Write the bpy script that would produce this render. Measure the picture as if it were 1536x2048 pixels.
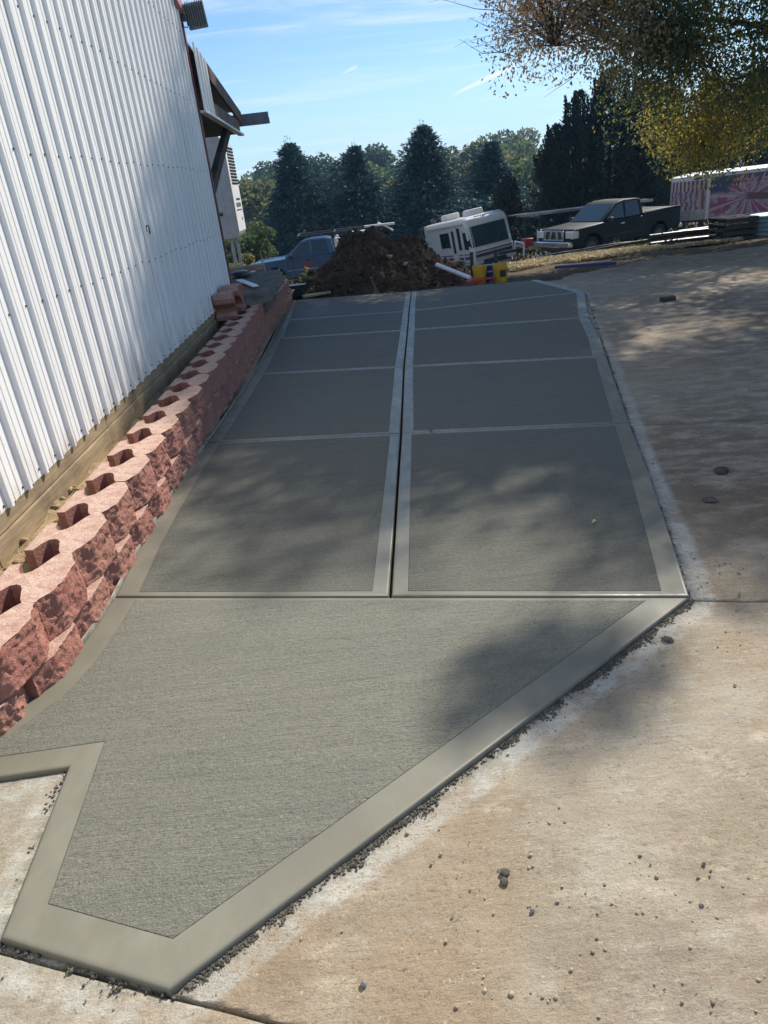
import bpy, bmesh, math, random
import numpy as np
from mathutils import Vector, Matrix, noise

random.seed(7)
rng = np.random.default_rng(11)
for o in list(bpy.data.objects):
    bpy.data.objects.remove(o)
SC = bpy.context.scene
COL = SC.collection
R = math.radians

# ------------------------------------------------------------------ camera
cam_d = bpy.data.cameras.new('camera')
cam = bpy.data.objects.new('camera', cam_d)
COL.objects.link(cam)
cam_d.sensor_fit = 'VERTICAL'
cam_d.sensor_height = 36.0
cam_d.lens = 24.61
cam_d.clip_start = 0.05
cam_d.clip_end = 3000
rt = Vector((0.99357, -0.04809, -0.10248))
up = Vector((0.11320, 0.42210, 0.89945))
bk = Vector((0.0, -0.90527, 0.42483))
cam.matrix_world = Matrix(((rt.x, up.x, bk.x, 0), (rt.y, up.y, bk.y, 0), (rt.z, up.z, bk.z, 1.67), (0, 0, 0, 1)))
SC.camera = cam

# ------------------------------------------------------------------ sky, sun, exposure
SUN_AZ, SUN_EL = 38.0, 43.0
world = bpy.data.worlds.new('World')
SC.world = world
world.use_nodes = True
wn, wl = world.node_tree.nodes, world.node_tree.links
wn.clear()
w_out = wn.new('ShaderNodeOutputWorld')
w_bg = wn.new('ShaderNodeBackground')
w_bg.inputs['Strength'].default_value = 0.093
sky = wn.new('ShaderNodeTexSky')
sky.sky_type = 'NISHITA'
sky.sun_disc = False
sky.sun_elevation = R(SUN_EL)
sky.sun_rotation = R(SUN_AZ)
sky.air_density = 1.0
sky.dust_density = 0.15
sky.ozone_density = 1.6
wl.new(w_bg.outputs[0], w_out.inputs[0])


def wnode(t, **kw):
    n = wn.new(t)
    for k, v in kw.items():
        setattr(n, k, v)
    return n


def wmath(op, a, b=None, clamp=False):
    n = wn.new('ShaderNodeMath')
    n.operation = op
    n.use_clamp = clamp
    for i, v in enumerate((a, b)):
        if v is None:
            continue
        if isinstance(v, (int, float)):
            n.inputs[i].default_value = v
        else:
            wl.new(v, n.inputs[i])
    return n.outputs[0]


w_tc = wnode('ShaderNodeTexCoord')
w_sep = wnode('ShaderNodeSeparateXYZ')
wl.new(w_tc.outputs['Generated'], w_sep.inputs[0])
w_den = wmath('ADD', wmath('MAXIMUM', w_sep.outputs[2], 0.0), 0.06)
w_cx = wmath('DIVIDE', w_sep.outputs[0], w_den)
w_cy = wmath('DIVIDE', w_sep.outputs[1], w_den)
w_cmb = wnode('ShaderNodeCombineXYZ')
wl.new(w_cx, w_cmb.inputs[0])
wl.new(w_cy, w_cmb.inputs[1])


def wnoise(scale, loc, detail, rot, sc3, dist=0.0):
    mp = wnode('ShaderNodeMapping')
    mp.inputs['Location'].default_value = loc
    mp.inputs['Rotation'].default_value = (0, 0, rot)
    mp.inputs['Scale'].default_value = sc3
    wl.new(w_cmb.outputs[0], mp.inputs[0])
    n = wnode('ShaderNodeTexNoise')
    n.inputs['Scale'].default_value = scale
    n.inputs['Detail'].default_value = detail
    n.inputs['Roughness'].default_value = 0.6
    n.inputs['Distortion'].default_value = dist
    wl.new(mp.outputs[0], n.inputs['Vector'])
    return n.outputs['Fac']


def wramp(f, a, b):
    n = wn.new('ShaderNodeMapRange')
    n.interpolation_type = 'SMOOTHSTEP'
    n.inputs['From Min'].default_value = a
    n.inputs['From Max'].default_value = b
    wl.new(f, n.inputs['Value'])
    return n.outputs['Result']


c1 = wramp(wnoise(1.1, (1.7, 3.1, 0), 7, 0.12, (0.55, 1.25, 1), 0.6), 0.44, 0.72)
c2 = wramp(wnoise(0.45, (4.3, 0.6, 0), 4, -0.2, (0.6, 1.0, 1), 0.3), 0.40, 0.66)
c_mask = wmath('MULTIPLY', wmath('MULTIPLY', c1, wmath('ADD', wmath('MULTIPLY', c2, 0.8), 0.2)), 0.8)
c3 = wramp(wnoise(1.9, (8.2, 5.0, 0), 8, 0.05, (0.45, 1.6, 1), 0.9), 0.56, 0.85)
c_mask = wmath('ADD', c_mask, wmath('MULTIPLY', c3, 0.5), True)


def trail(d0, d1, width, gain):
    """a contrail: a thin great-circle arc between two directions"""
    a, b = Vector(d0).normalized(), Vector(d1).normalized()
    nrm = a.cross(b).normalized()
    tan = nrm.cross(a).normalized()
    L = a.angle(b)
    dn = wnode('ShaderNodeVectorMath', operation='DOT_PRODUCT')
    dn.inputs[1].default_value = nrm
    wl.new(w_tc.outputs['Generated'], dn.inputs[0])
    dt = wnode('ShaderNodeVectorMath', operation='DOT_PRODUCT')
    dt.inputs[1].default_value = tan
    wl.new(w_tc.outputs['Generated'], dt.inputs[0])
    u = wmath('DIVIDE', dt.outputs['Value'], math.sin(L))
    wid = wmath('ADD', wmath('MULTIPLY', u, width * 0.8), width * 0.35)
    g = wmath('DIVIDE', wmath('ABSOLUTE', dn.outputs['Value']), wmath('MAXIMUM', wid, 0.0002))
    f = wmath('SUBTRACT', 1.0, wramp(g, 0.25, 1.3))
    e0 = wramp(u, -0.05, 0.15)
    e1 = wmath('SUBTRACT', 1.0, wramp(u, 0.9, 1.03))
    return wmath('MULTIPLY', wmath('MULTIPLY', f, wmath('MULTIPLY', e0, e1)), gain)


c_mask = wmath('ADD', c_mask, trail((0.141, 0.9862, 0.0864), (0.219, 0.9696, 0.1095), 0.004, 0.75), True)
c_mask = wmath('ADD', c_mask, trail((0.010, 0.9924, 0.1220), (0.0285, 0.9914, 0.1284), 0.0022, 0.45), True)
w_mix = wnode('ShaderNodeMixRGB')
wl.new(c_mask, w_mix.inputs[0])
w_tint = wnode('ShaderNodeMixRGB', blend_type='MULTIPLY')
w_tint.inputs[0].default_value = 1.0
w_tint.inputs[2].default_value = (0.80, 0.98, 1.16, 1)
wl.new(sky.outputs[0], w_tint.inputs[1])
w_hz = wnode('ShaderNodeMixRGB')
wl.new(wmath('MULTIPLY', wmath('SUBTRACT', 1.0, wramp(w_sep.outputs[2], -0.02, 0.17)), 0.80), w_hz.inputs[0])
wl.new(w_tint.outputs[0], w_hz.inputs[1])
w_hz.inputs[2].default_value = (5.1, 7.2, 9.4, 1)
wl.new(w_hz.outputs[0], w_mix.inputs[1])
w_mix.inputs[2].default_value = (8.6, 9.0, 9.4, 1)
wl.new(w_mix.outputs[0], w_bg.inputs['Color'])

sun_d = bpy.data.lights.new('sun', 'SUN')
sun_d.energy = 5.0
sun_d.angle = R(0.53)
sun_d.color = (1.0, 0.93, 0.82)
sun = bpy.data.objects.new('sun', sun_d)
COL.objects.link(sun)
SDIR = Vector((math.sin(R(SUN_AZ)) * math.cos(R(SUN_EL)), math.cos(R(SUN_AZ)) * math.cos(R(SUN_EL)), math.sin(R(SUN_EL))))
sun.rotation_euler = (-SDIR).to_track_quat('-Z', 'Y').to_euler()

SC.view_settings.view_transform = 'Standard'
SC.view_settings.look = 'None'
SC.view_settings.exposure = 0.36
SC.view_settings.gamma = 1.0
SC.view_settings.use_curve_mapping = False
SC.render.engine = 'CYCLES'
SC.cycles.max_bounces = 6
SC.cycles.transparent_max_bounces = 8

# ------------------------------------------------------------------ helpers


def tag(o, label=None, cat=None, group=None, kind=None):
    if label:
        o['label'] = label
    if cat:
        o['category'] = cat
    if group:
        o['group'] = group
    if kind:
        o['kind'] = kind
    return o


def empty(name, loc=(0, 0, 0), rot=None, label=None, cat=None, group=None):
    o = bpy.data.objects.new(name, None)
    COL.objects.link(o)
    o.empty_display_size = 0.2
    if rot is not None and hasattr(rot, 'to_4x4'):
        o.matrix_world = Matrix.Translation(loc) @ rot.to_4x4()
    else:
        o.location = loc
        if rot is not None:
            o.rotation_euler = (0, 0, rot)
    return tag(o, label, cat, group)


def link(name, me, mat=None, parent=None, smooth=False):
    o = bpy.data.objects.new(name, me)
    COL.objects.link(o)
    if mat is not None and not me.materials:
        me.materials.append(mat)
    if parent is not None:
        o.parent = parent
    if smooth:
        me.polygons.foreach_set('use_smooth', [True] * len(me.polygons))
    return o


class MB:
    def __init__(self):
        self.v, self.f = [], []

    def add(self, vs, fs):
        b = len(self.v)
        self.v += [tuple(p) for p in vs]
        self.f += [tuple(b + i for i in q) for q in fs]
        return self

    def box(self, c, s, rot=None):
        hx, hy, hz = s[0] / 2, s[1] / 2, s[2] / 2
        vs = [Vector((x, y, z)) for x in (-hx, hx) for y in (-hy, hy) for z in (-hz, hz)]
        if rot is not None:
            vs = [rot @ p for p in vs]
        vs = [p + Vector(c) for p in vs]
        return self.add(vs, [(0, 1, 3, 2), (4, 6, 7, 5), (0, 4, 5, 1), (2, 3, 7, 6), (0, 2, 6, 4), (1, 5, 7, 3)])

    def bar(self, a, b, w, h):
        a, b = Vector(a), Vector(b)
        d = b - a
        return self.box((a + b) / 2, (d.length, w, h), d.to_track_quat('X', 'Z').to_matrix())

    def prism(self, poly, axis, a, b):
        """extrude a 2-D outline along axis ('x','y','z')"""
        n = len(poly)

        def mk(p, t):
            return {'x': (t, p[0], p[1]), 'y': (p[0], t, p[1]), 'z': (p[0], p[1], t)}[axis]
        vs = [mk(p, a) for p in poly] + [mk(p, b) for p in poly]
        fs = [tuple(range(n - 1, -1, -1)), tuple(range(n, 2 * n))]
        fs += [(i, (i + 1) % n, n + (i + 1) % n, n + i) for i in range(n)]
        return self.add(vs, fs)

    def tube(self, path, rad, n=8, cap=True):
        path = [Vector(p) for p in path]
        if not isinstance(rad, (list, tuple)):
            rad = [rad] * len(path)
        vs, fs = [], []
        for i, p in enumerate(path):
            d = (path[min(i + 1, len(path) - 1)] - path[max(i - 1, 0)]).normalized()
            u = d.orthogonal().normalized() if i == 0 else (u - d * u.dot(d)).normalized()
            w = d.cross(u)
            for k in range(n):
                a = 2 * math.pi * k / n
                vs.append(p + (u * math.cos(a) + w * math.sin(a)) * rad[i])
        for i in range(len(path) - 1):
            for k in range(n):
                fs.append((i * n + k, i * n + (k + 1) % n, (i + 1) * n + (k + 1) % n, (i + 1) * n + k))
        if cap:
            fs.append(tuple(range(n - 1, -1, -1)))
            fs.append(tuple((len(path) - 1) * n + k for k in range(n)))
        return self.add(vs, fs)

    def lathe(self, prof, n=24, axis='z', c=(0, 0, 0), cap=True):
        vs, fs = [], []
        for r, h in prof:
            for k in range(n):
                a = 2 * math.pi * k / n
                x, y = r * math.cos(a), r * math.sin(a)
                p = {'z': (x, y, h), 'y': (x, h, y), 'x': (h, x, y)}[axis]
                vs.append((p[0] + c[0], p[1] + c[1], p[2] + c[2]))
        m = len(prof)
        for i in range(m - 1):
            for k in range(n):
                fs.append((i * n + k, i * n + (k + 1) % n, (i + 1) * n + (k + 1) % n, (i + 1) * n + k))
        if cap:
            fs.append(tuple(range(n - 1, -1, -1)))
            fs.append(tuple((m - 1) * n + k for k in range(n)))
        return self.add(vs, fs)

    def mesh(self, name):
        me = bpy.data.meshes.new(name)
        me.from_pydata(self.v, [], self.f)
        bm = bmesh.new()
        bm.from_mesh(me)
        bmesh.ops.recalc_face_normals(bm, faces=bm.faces)
        bm.to_mesh(me)
        bm.free()
        return me

    def build(self, name, mat, parent=None, bevel=0.0, smooth=False, seg=2):
        me = self.mesh(name)
        o = link(name, me, mat, parent)
        if bevel > 0:
            m = o.modifiers.new('bevel', 'BEVEL')
            m.width = bevel
            m.segments = seg
            m.limit_method = 'ANGLE'
            m.angle_limit = R(35)
        if smooth or bevel > 0:
            me.polygons.foreach_set('use_smooth', [True] * len(me.polygons))
            if hasattr(me, 'set_sharp_from_angle'):
                me.set_sharp_from_angle(angle=R(40))
        return o


def np_mesh(name, verts, faces, mat, parent=None, col=None, smooth=False):
    """verts (N,3), faces (M,k) numpy; col (N,4) point colour 'tint'"""
    me = bpy.data.meshes.new(name)
    k = faces.shape[1]
    me.vertices.add(len(verts))
    me.vertices.foreach_set('co', verts.astype(np.float32).ravel())
    me.loops.add(faces.size)
    me.loops.foreach_set('vertex_index', faces.astype(np.int32).ravel())
    me.polygons.add(len(faces))
    me.polygons.foreach_set('loop_start', np.arange(0, faces.size, k, dtype=np.int32))
    me.polygons.foreach_set('loop_total', np.full(len(faces), k, dtype=np.int32))
    me.update(calc_edges=True)
    if col is not None:
        a = me.color_attributes.new('tint', 'FLOAT_COLOR', 'POINT')
        a.data.foreach_set('color', col.astype(np.float32).ravel())
    if smooth:
        me.polygons.foreach_set('use_smooth', np.ones(len(faces), dtype=bool))
    return link(name, me, mat, parent)


def leaves(name, pos, size, aspect, mat, parent=None, tint=None, axis=None, spread=1.0):
    """one diamond leaf per position; axis = preferred long direction (N,3)"""
    n = len(pos)
    a = rng.normal(size=(n, 3))
    if axis is not None:
        a = axis + a * spread
    a /= np.linalg.norm(a, axis=1, keepdims=True) + 1e-9
    b = rng.normal(size=(n, 3))
    b -= a * np.sum(a * b, axis=1, keepdims=True)
    b /= np.linalg.norm(b, axis=1, keepdims=True) + 1e-9
    s = (size * rng.uniform(0.6, 1.3, size=n) if np.isscalar(size) else size)[:, None]
    v = np.empty((n, 4, 3))
    v[:, 0] = pos - a * s * 0.5
    v[:, 1] = pos + b * s * aspect * 0.5 + a * s * 0.05
    v[:, 2] = pos + a * s * 0.5
    v[:, 3] = pos - b * s * aspect * 0.5 + a * s * 0.05
    f = np.arange(n * 4).reshape(n, 4)
    col = None
    if tint is not None:
        col = np.repeat(tint, 4, axis=0)
    return np_mesh(name, v.reshape(-1, 3), f, mat, parent, col)


# ------------------------------------------------------------------ materials
class NM:
    """small node-material builder"""

    def __init__(self, name):
        self.m = bpy.data.materials.new(name)
        self.m.use_nodes = True
        self.t = self.m.node_tree
        self.n, self.l = self.t.nodes, self.t.links
        self.b = self.n['Principled BSDF']
        self.tc = self.n.new('ShaderNodeTexCoord')
        self.oi = None

    def set(self, **kw):
        names = dict(color='Base Color', rough='Roughness', metal='Metallic', spec='Specular IOR Level', normal='Normal',
                     coat='Coat Weight', trans='Transmission Weight', alpha='Alpha')
        for k, v in kw.items():
            s = self.b.inputs[names[k]]
            if hasattr(v, 'links') or isinstance(v, bpy.types.NodeSocket):
                self.l.new(v, s)
            elif isinstance(v, (tuple, list)):
                s.default_value = (v[0], v[1], v[2], 1)
            else:
                s.default_value = v
        return self

    def coords(self, scale=(1, 1, 1), loc=(0, 0, 0), rot=(0, 0, 0), space='Object'):
        mp = self.n.new('ShaderNodeMapping')
        mp.inputs['Scale'].default_value = scale
        mp.inputs['Location'].default_value = loc
        mp.inputs['Rotation'].default_value = rot
        self.l.new(self.tc.outputs[space], mp.inputs[0])
        return mp.outputs[0]

    def noise(self, scale, detail=4, rough=0.55, vec=None, dist=0.0):
        n = self.n.new('ShaderNodeTexNoise')
        n.inputs['Scale'].default_value = scale
        n.inputs['Detail'].default_value = detail
        n.inputs['Roughness'].default_value = rough
        n.inputs['Distortion'].default_value = dist
        self.l.new(vec if vec is not None else self.tc.outputs['Object'], n.inputs['Vector'])
        return n.outputs['Fac']

    def voro(self, scale, vec=None, feature='F1', rnd=1.0):
        n = self.n.new('ShaderNodeTexVoronoi')
        n.feature = feature
        n.inputs['Scale'].default_value = scale
        n.inputs['Randomness'].default_value = rnd
        self.l.new(vec if vec is not None else self.tc.outputs['Object'], n.inputs['Vector'])
        return n.outputs[0]

    def mr(self, f, a, b, c=0.0, d=1.0, smooth=True):
        n = self.n.new('ShaderNodeMapRange')
        n.interpolation_type = 'SMOOTHSTEP' if smooth else 'LINEAR'
        for k, v in (('From Min', a), ('From Max', b), ('To Min', c), ('To Max', d)):
            n.inputs[k].default_value = v
        self.l.new(f, n.inputs['Value'])
        return n.outputs['Result']

    def math(self, op, a, b=0.0, clamp=False):
        n = self.n.new('ShaderNodeMath')
        n.operation = op
        n.use_clamp = clamp
        for i, v in enumerate((a, b)):
            if isinstance(v, (int, float)):
                n.inputs[i].default_value = v
            else:
                self.l.new(v, n.inputs[i])
        return n.outputs[0]

    def mix(self, f, a, b, mode='MIX'):
        n = self.n.new('ShaderNodeMixRGB')
        n.blend_type = mode
        for i, v in enumerate((f, a, b)):
            if isinstance(v, (int, float)):
                n.inputs[i].default_value = v
            elif isinstance(v, (tuple, list)):
                n.inputs[i].default_value = (v[0], v[1], v[2], 1)
            else:
                self.l.new(v, n.inputs[i])
        return n.outputs[0]

    def attr(self, name, out='Fac'):
        n = self.n.new('ShaderNodeAttribute')
        n.attribute_name = name
        return n.outputs[out]

    def rand(self):
        n = self.n.new('ShaderNodeObjectInfo')
        return n.outputs['Random']

    def bump(self, h, dist=0.01, strength=1.0, prev=None):
        n = self.n.new('ShaderNodeBump')
        n.inputs['Strength'].default_value = strength
        n.inputs['Distance'].default_value = dist
        self.l.new(h, n.inputs['Height'])
        if prev is not None:
            self.l.new(prev, n.inputs['Normal'])
        return n.outputs[0]


def simple(name, color, rough=0.6, metal=0.0, var=0.12, scale=6.0, bump=0.0, spec=0.5, coat=0.0):
    """a plain surface with mottling and a little uneven gloss"""
    q = NM(name)
    f = q.noise(scale, 5, 0.6)
    lo = tuple(c * (1 - var) for c in color)
    hi = tuple(min(1, c * (1 + var)) for c in color)
    c = q.mix(q.mr(f, 0.3, 0.7), lo, hi)
    q.set(color=c, rough=q.mr(q.noise(scale * 2.3, 3), 0.3, 0.7, max(0.02, rough - 0.07), min(1, rough + 0.07)), metal=metal, spec=spec, coat=coat)
    if bump:
        q.set(normal=q.bump(q.noise(scale * 8, 4), bump))
    return q.m


def leaf_mat(name, transl=0.35, rough=0.55, spec=0.3):
    q = NM(name)
    c = q.attr('tint', 'Color')
    q.set(color=c, rough=rough, spec=spec)
    tr = q.n.new('ShaderNodeBsdfTranslucent')
    q.l.new(c, tr.inputs[0])
    mx = q.n.new('ShaderNodeMixShader')
    mx.inputs[0].default_value = transl
    q.l.new(q.b.outputs[0], mx.inputs[1])
    q.l.new(tr.outputs[0], mx.inputs[2])
    q.l.new(mx.outputs[0], q.n['Material Output'].inputs['Surface'])
    return q.m


M = {}

# fresh broomed concrete; the rear panels' darker copy has tree shade in its colour
def broomed(nm, wet):  # wet only scales the colours, down for the shade painted on rear panels
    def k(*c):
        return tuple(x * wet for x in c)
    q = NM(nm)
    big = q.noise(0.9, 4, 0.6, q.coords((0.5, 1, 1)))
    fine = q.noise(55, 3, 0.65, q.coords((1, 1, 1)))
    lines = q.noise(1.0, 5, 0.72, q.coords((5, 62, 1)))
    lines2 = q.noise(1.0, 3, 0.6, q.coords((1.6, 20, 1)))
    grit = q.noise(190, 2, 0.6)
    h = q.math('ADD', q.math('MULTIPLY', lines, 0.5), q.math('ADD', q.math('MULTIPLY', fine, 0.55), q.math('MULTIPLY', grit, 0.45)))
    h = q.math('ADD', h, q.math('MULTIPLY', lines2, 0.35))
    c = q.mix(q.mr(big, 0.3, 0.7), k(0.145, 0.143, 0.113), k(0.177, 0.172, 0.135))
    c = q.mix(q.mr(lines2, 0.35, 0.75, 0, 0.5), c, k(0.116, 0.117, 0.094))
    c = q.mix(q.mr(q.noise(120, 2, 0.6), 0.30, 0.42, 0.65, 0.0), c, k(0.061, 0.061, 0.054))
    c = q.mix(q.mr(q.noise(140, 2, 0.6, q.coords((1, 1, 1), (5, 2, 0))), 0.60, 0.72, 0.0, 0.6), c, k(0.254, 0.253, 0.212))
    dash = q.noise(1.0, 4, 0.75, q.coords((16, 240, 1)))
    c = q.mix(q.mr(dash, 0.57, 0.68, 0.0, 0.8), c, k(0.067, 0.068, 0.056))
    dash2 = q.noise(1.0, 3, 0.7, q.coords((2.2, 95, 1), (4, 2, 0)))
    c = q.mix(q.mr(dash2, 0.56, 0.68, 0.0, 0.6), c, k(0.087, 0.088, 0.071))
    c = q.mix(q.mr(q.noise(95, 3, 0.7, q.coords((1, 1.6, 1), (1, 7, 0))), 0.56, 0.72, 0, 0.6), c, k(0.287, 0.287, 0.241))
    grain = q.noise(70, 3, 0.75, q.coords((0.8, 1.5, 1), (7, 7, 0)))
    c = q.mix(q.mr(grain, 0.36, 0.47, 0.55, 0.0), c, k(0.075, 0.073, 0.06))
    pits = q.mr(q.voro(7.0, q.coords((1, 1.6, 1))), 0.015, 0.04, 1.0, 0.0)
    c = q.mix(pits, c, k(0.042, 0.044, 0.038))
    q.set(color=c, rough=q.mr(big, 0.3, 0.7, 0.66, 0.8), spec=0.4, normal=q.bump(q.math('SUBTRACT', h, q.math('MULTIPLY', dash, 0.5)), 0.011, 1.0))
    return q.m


M['broom'] = broomed('broomed_concrete', 1.27)
M['broom_painted_shade'] = broomed('shade_painted_broomed_concrete', 0.88)

# steel-trowelled smooth borders, still damp
q = NM('trowelled_concrete')
big = q.noise(2.2, 5, 0.6)
sm = q.noise(14, 4, 0.6, q.coords((1, 0.4, 1)))
c = q.mix(q.mr(big, 0.3, 0.7), (0.169, 0.161, 0.123), (0.213, 0.205, 0.158))
c = q.mix(q.mr(sm, 0.35, 0.7, 0, 0.3), c, (0.142, 0.138, 0.107))
c = q.mix(q.mr(q.voro(9.0), 0.012, 0.03, 0.8, 0.0), c, (0.037, 0.038, 0.032))
q.set(color=c, rough=q.mr(sm, 0.3, 0.7, 0.36, 0.52), spec=0.45, normal=q.bump(q.math('ADD', sm, q.math('MULTIPLY', q.noise(160, 2), 0.25)), 0.0016, 0.5))
M['trowel'] = q.m

# old, muddy concrete
q = NM('old_concrete')
n1 = q.noise(0.75, 5, 0.6, q.coords((1, 1, 1), (3, 1, 0)))
n2 = q.noise(2.6, 6, 0.62)
n3 = q.noise(9.0, 5, 0.65, q.coords((0.6, 1.3, 1)))
n4 = q.noise(48, 4, 0.65)
strk = q.noise(1.0, 4, 0.65, q.coords((5, 38, 1), (0, 0, 0), (0, 0, 0.18)))
c = q.mix(q.mr(n2, 0.32, 0.68), (0.341, 0.290, 0.211), (0.433, 0.384, 0.300))
c = q.mix(q.mr(n3, 0.48, 0.72, 0, 0.6), c, (0.494, 0.461, 0.385))
c = q.mix(q.mr(n1, 0.48, 0.70, 0, 0.8), c, (0.368, 0.273, 0.177))
c = q.mix(q.mr(strk, 0.5, 0.75, 0, 0.30), c, (0.293, 0.253, 0.189))
blot = q.noise(4.2, 6, 0.7, q.coords((1, 1.3, 1), (2, 8, 0)))
c = q.mix(q.mr(blot, 0.52, 0.68, 0, 0.6), c, (0.289, 0.225, 0.156))
dust = q.noise(6.5, 6, 0.72, q.coords((0.8, 1.3, 1), (6, 3, 0)))
c = q.mix(q.mr(dust, 0.55, 0.70, 0, 0.55), c, (0.604, 0.518, 0.402))
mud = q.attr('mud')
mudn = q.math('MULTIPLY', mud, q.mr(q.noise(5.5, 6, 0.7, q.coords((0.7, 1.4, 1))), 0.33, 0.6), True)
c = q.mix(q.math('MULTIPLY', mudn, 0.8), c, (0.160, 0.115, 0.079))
wash = q.attr('wash')
washn = q.math('MULTIPLY', wash, q.mr(q.noise(8, 6, 0.7), 0.34, 0.60, 0.15, 0.95), True)
c = q.mix(q.math('MULTIPLY', washn, 0.85), c, q.mix(q.mr(n3, 0.3, 0.7), (0.415, 0.411, 0.366), (0.584, 0.592, 0.549)))
greys = q.mr(q.noise(3.3, 5, 0.65, q.coords((1, 1, 1), (9, 4, 0))), 0.60, 0.72, 0, 0.55)
c = q.mix(greys, c, (0.276, 0.281, 0.274))
paste = q.attr('paste')
pn = q.math('MULTIPLY', paste, q.mr(q.noise(22, 4, 0.65), 0.38, 0.55), True)
c = q.mix(pn, c, (0.107, 0.108, 0.090))
c = q.mix(q.mr(n4, 0.30, 0.44, 0.45, 0), c, (0.179, 0.149, 0.113))
c = q.mix(q.mr(q.voro(16, q.coords((1, 1, 1), (0, 0, 0))), 0.03, 0.07, 0.75, 0), c, (0.098, 0.082, 0.061))
fine = q.noise(210, 3, 0.7)
c = q.mix(0.75, c, q.mix(q.mr(fine, 0.25, 0.75), (0.619, 0.608, 0.583), (1.0, 1.0, 1.0)), 'MULTIPLY')
c = q.mix(q.mr(q.noise(75, 4, 0.7), 0.60, 0.74, 0, 0.5), c, (0.665, 0.597, 0.501))
grit_ = q.noise(60, 4, 0.8, q.coords((0.8, 1.3, 1), (4, 9, 0)))
patch_ = q.mr(q.noise(1.7, 5, 0.65, q.coords((1, 1, 1), (7, 5, 0))), 0.42, 0.62, 0.15, 1.0)
c = q.mix(q.math('MULTIPLY', q.mr(grit_, 0.34, 0.46, 0.75, 0.0), patch_), c, (0.164, 0.125, 0.086))
c = q.mix(q.mr(q.voro(42), 0.05, 0.12, 0.7, 0), c, (0.109, 0.086, 0.062))
scr = q.noise(1.0, 3, 0.7, q.coords((9, 150, 1), (0, 0, 0), (0, 0, -0.5)), 0.3)
c = q.mix(q.mr(scr, 0.62, 0.74, 0, 0.35), c, (0.689, 0.630, 0.535))
hh = q.math('ADD', q.math('ADD', q.math('MULTIPLY', fine, 0.25), q.math('MULTIPLY', grit_, 0.4)), q.math('MULTIPLY', n3, 0.8))
hh = q.math('ADD', hh, q.math('ADD', q.math('MULTIPLY', n4, 0.35), q.math('MULTIPLY', strk, 0.4)))
q.set(color=c, rough=0.9, spec=0.25, normal=q.bump(hh, 0.009, 1.0))
M['old'] = q.m

# soil variants


def soil(name, a, b, cc, sc=1.0):
    q = NM(name)
    n1 = q.noise(1.2 * sc, 6, 0.65)
    n2 = q.noise(8 * sc, 6, 0.7)
    n3 = q.noise(40 * sc, 3, 0.6)
    c = q.mix(q.mr(n1, 0.35, 0.65), a, b)
    c = q.mix(q.mr(n2, 0.45, 0.7, 0, 0.7), c, cc)
    q.set(color=c, rough=0.95, spec=0.15, normal=q.bump(q.math('ADD', n2, q.math('MULTIPLY', n3, 0.4)), 0.03, 0.9))
    return q.m


M['soil'] = soil('sandy_soil', (0.33, 0.23, 0.125), (0.46, 0.35, 0.2), (0.55, 0.44, 0.28), 3.0)
M['dirt'] = soil('dark_dirt', (0.03, 0.021, 0.014), (0.075, 0.052, 0.034), (0.15, 0.11, 0.075), 2.2)
M['terrain'] = soil('rough_ground', (0.07, 0.052, 0.033), (0.10, 0.078, 0.048), (0.14, 0.12, 0.07), 0.5)

# siding
q = NM('white_siding')
st = q.noise(1.0, 5, 0.6, q.coords((1, 9, 0.5)))
low = q.n.new('ShaderNodeSeparateXYZ')
q.l.new(q.tc.outputs['Object'], low.inputs[0])
splash = q.math('MULTIPLY', q.mr(low.outputs[2], 0.36, 0.75, 1, 0), q.mr(q.noise(5, 5, 0.65, q.coords((1, 1.5, 0.6))), 0.38, 0.7), True)
c = q.mix(q.mr(st, 0.35, 0.7), (0.87, 0.86, 0.83), (0.81, 0.80, 0.775))
c = q.mix(q.math('MULTIPLY', splash, 0.55), c, (0.50, 0.42, 0.32))
q.set(color=c, rough=q.mr(st, 0.3, 0.7, 0.36, 0.48), spec=0.5, normal=q.bump(q.noise(0.9, 2), 0.02, 0.25))
M['siding'] = q.m
M['trim'] = simple('maroon_trim', (0.17, 0.045, 0.05), 0.5, var=0.2)
M['rake'] = simple('pinkish_trim', (0.45, 0.20, 0.20), 0.5, var=0.15)
M['screw'] = simple('rusty_screw', (0.10, 0.085, 0.075), 0.6, 0.4)

# wood


def wood(name, a, b, stain, dirx=(1.0, 1.0, 12.0), rough=0.85):
    q = NM(name)
    g = q.noise(3.0, 6, 0.7, q.coords(dirx), 0.4)
    g2 = q.noise(2.2, 5, 0.65)
    c = q.mix(q.mr(g, 0.32, 0.68), a, b)
    c = q.mix(q.mr(g2, 0.42, 0.72, 0, 0.75), c, stain)
    q.set(color=c, rough=rough, spec=0.2, normal=q.bump(g, 0.004, 0.7))
    return q.m


M['skirt'] = wood('weathered_skirt_board', (0.26, 0.19, 0.115), (0.40, 0.305, 0.185), (0.15, 0.115, 0.08), (1.0, 1.4, 16.0))
M['beam'] = wood('old_grey_beam', (0.20, 0.155, 0.13), (0.29, 0.235, 0.20), (0.14, 0.10, 0.085), (2.0, 2.0, 9.0))
M['plank'] = wood('raw_plank', (0.36, 0.28, 0.18), (0.50, 0.40, 0.27), (0.28, 0.2, 0.13))
M['darkwood'] = wood('dark_wood', (0.05, 0.045, 0.04), (0.09, 0.08, 0.07), (0.03, 0.026, 0.022))

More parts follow.
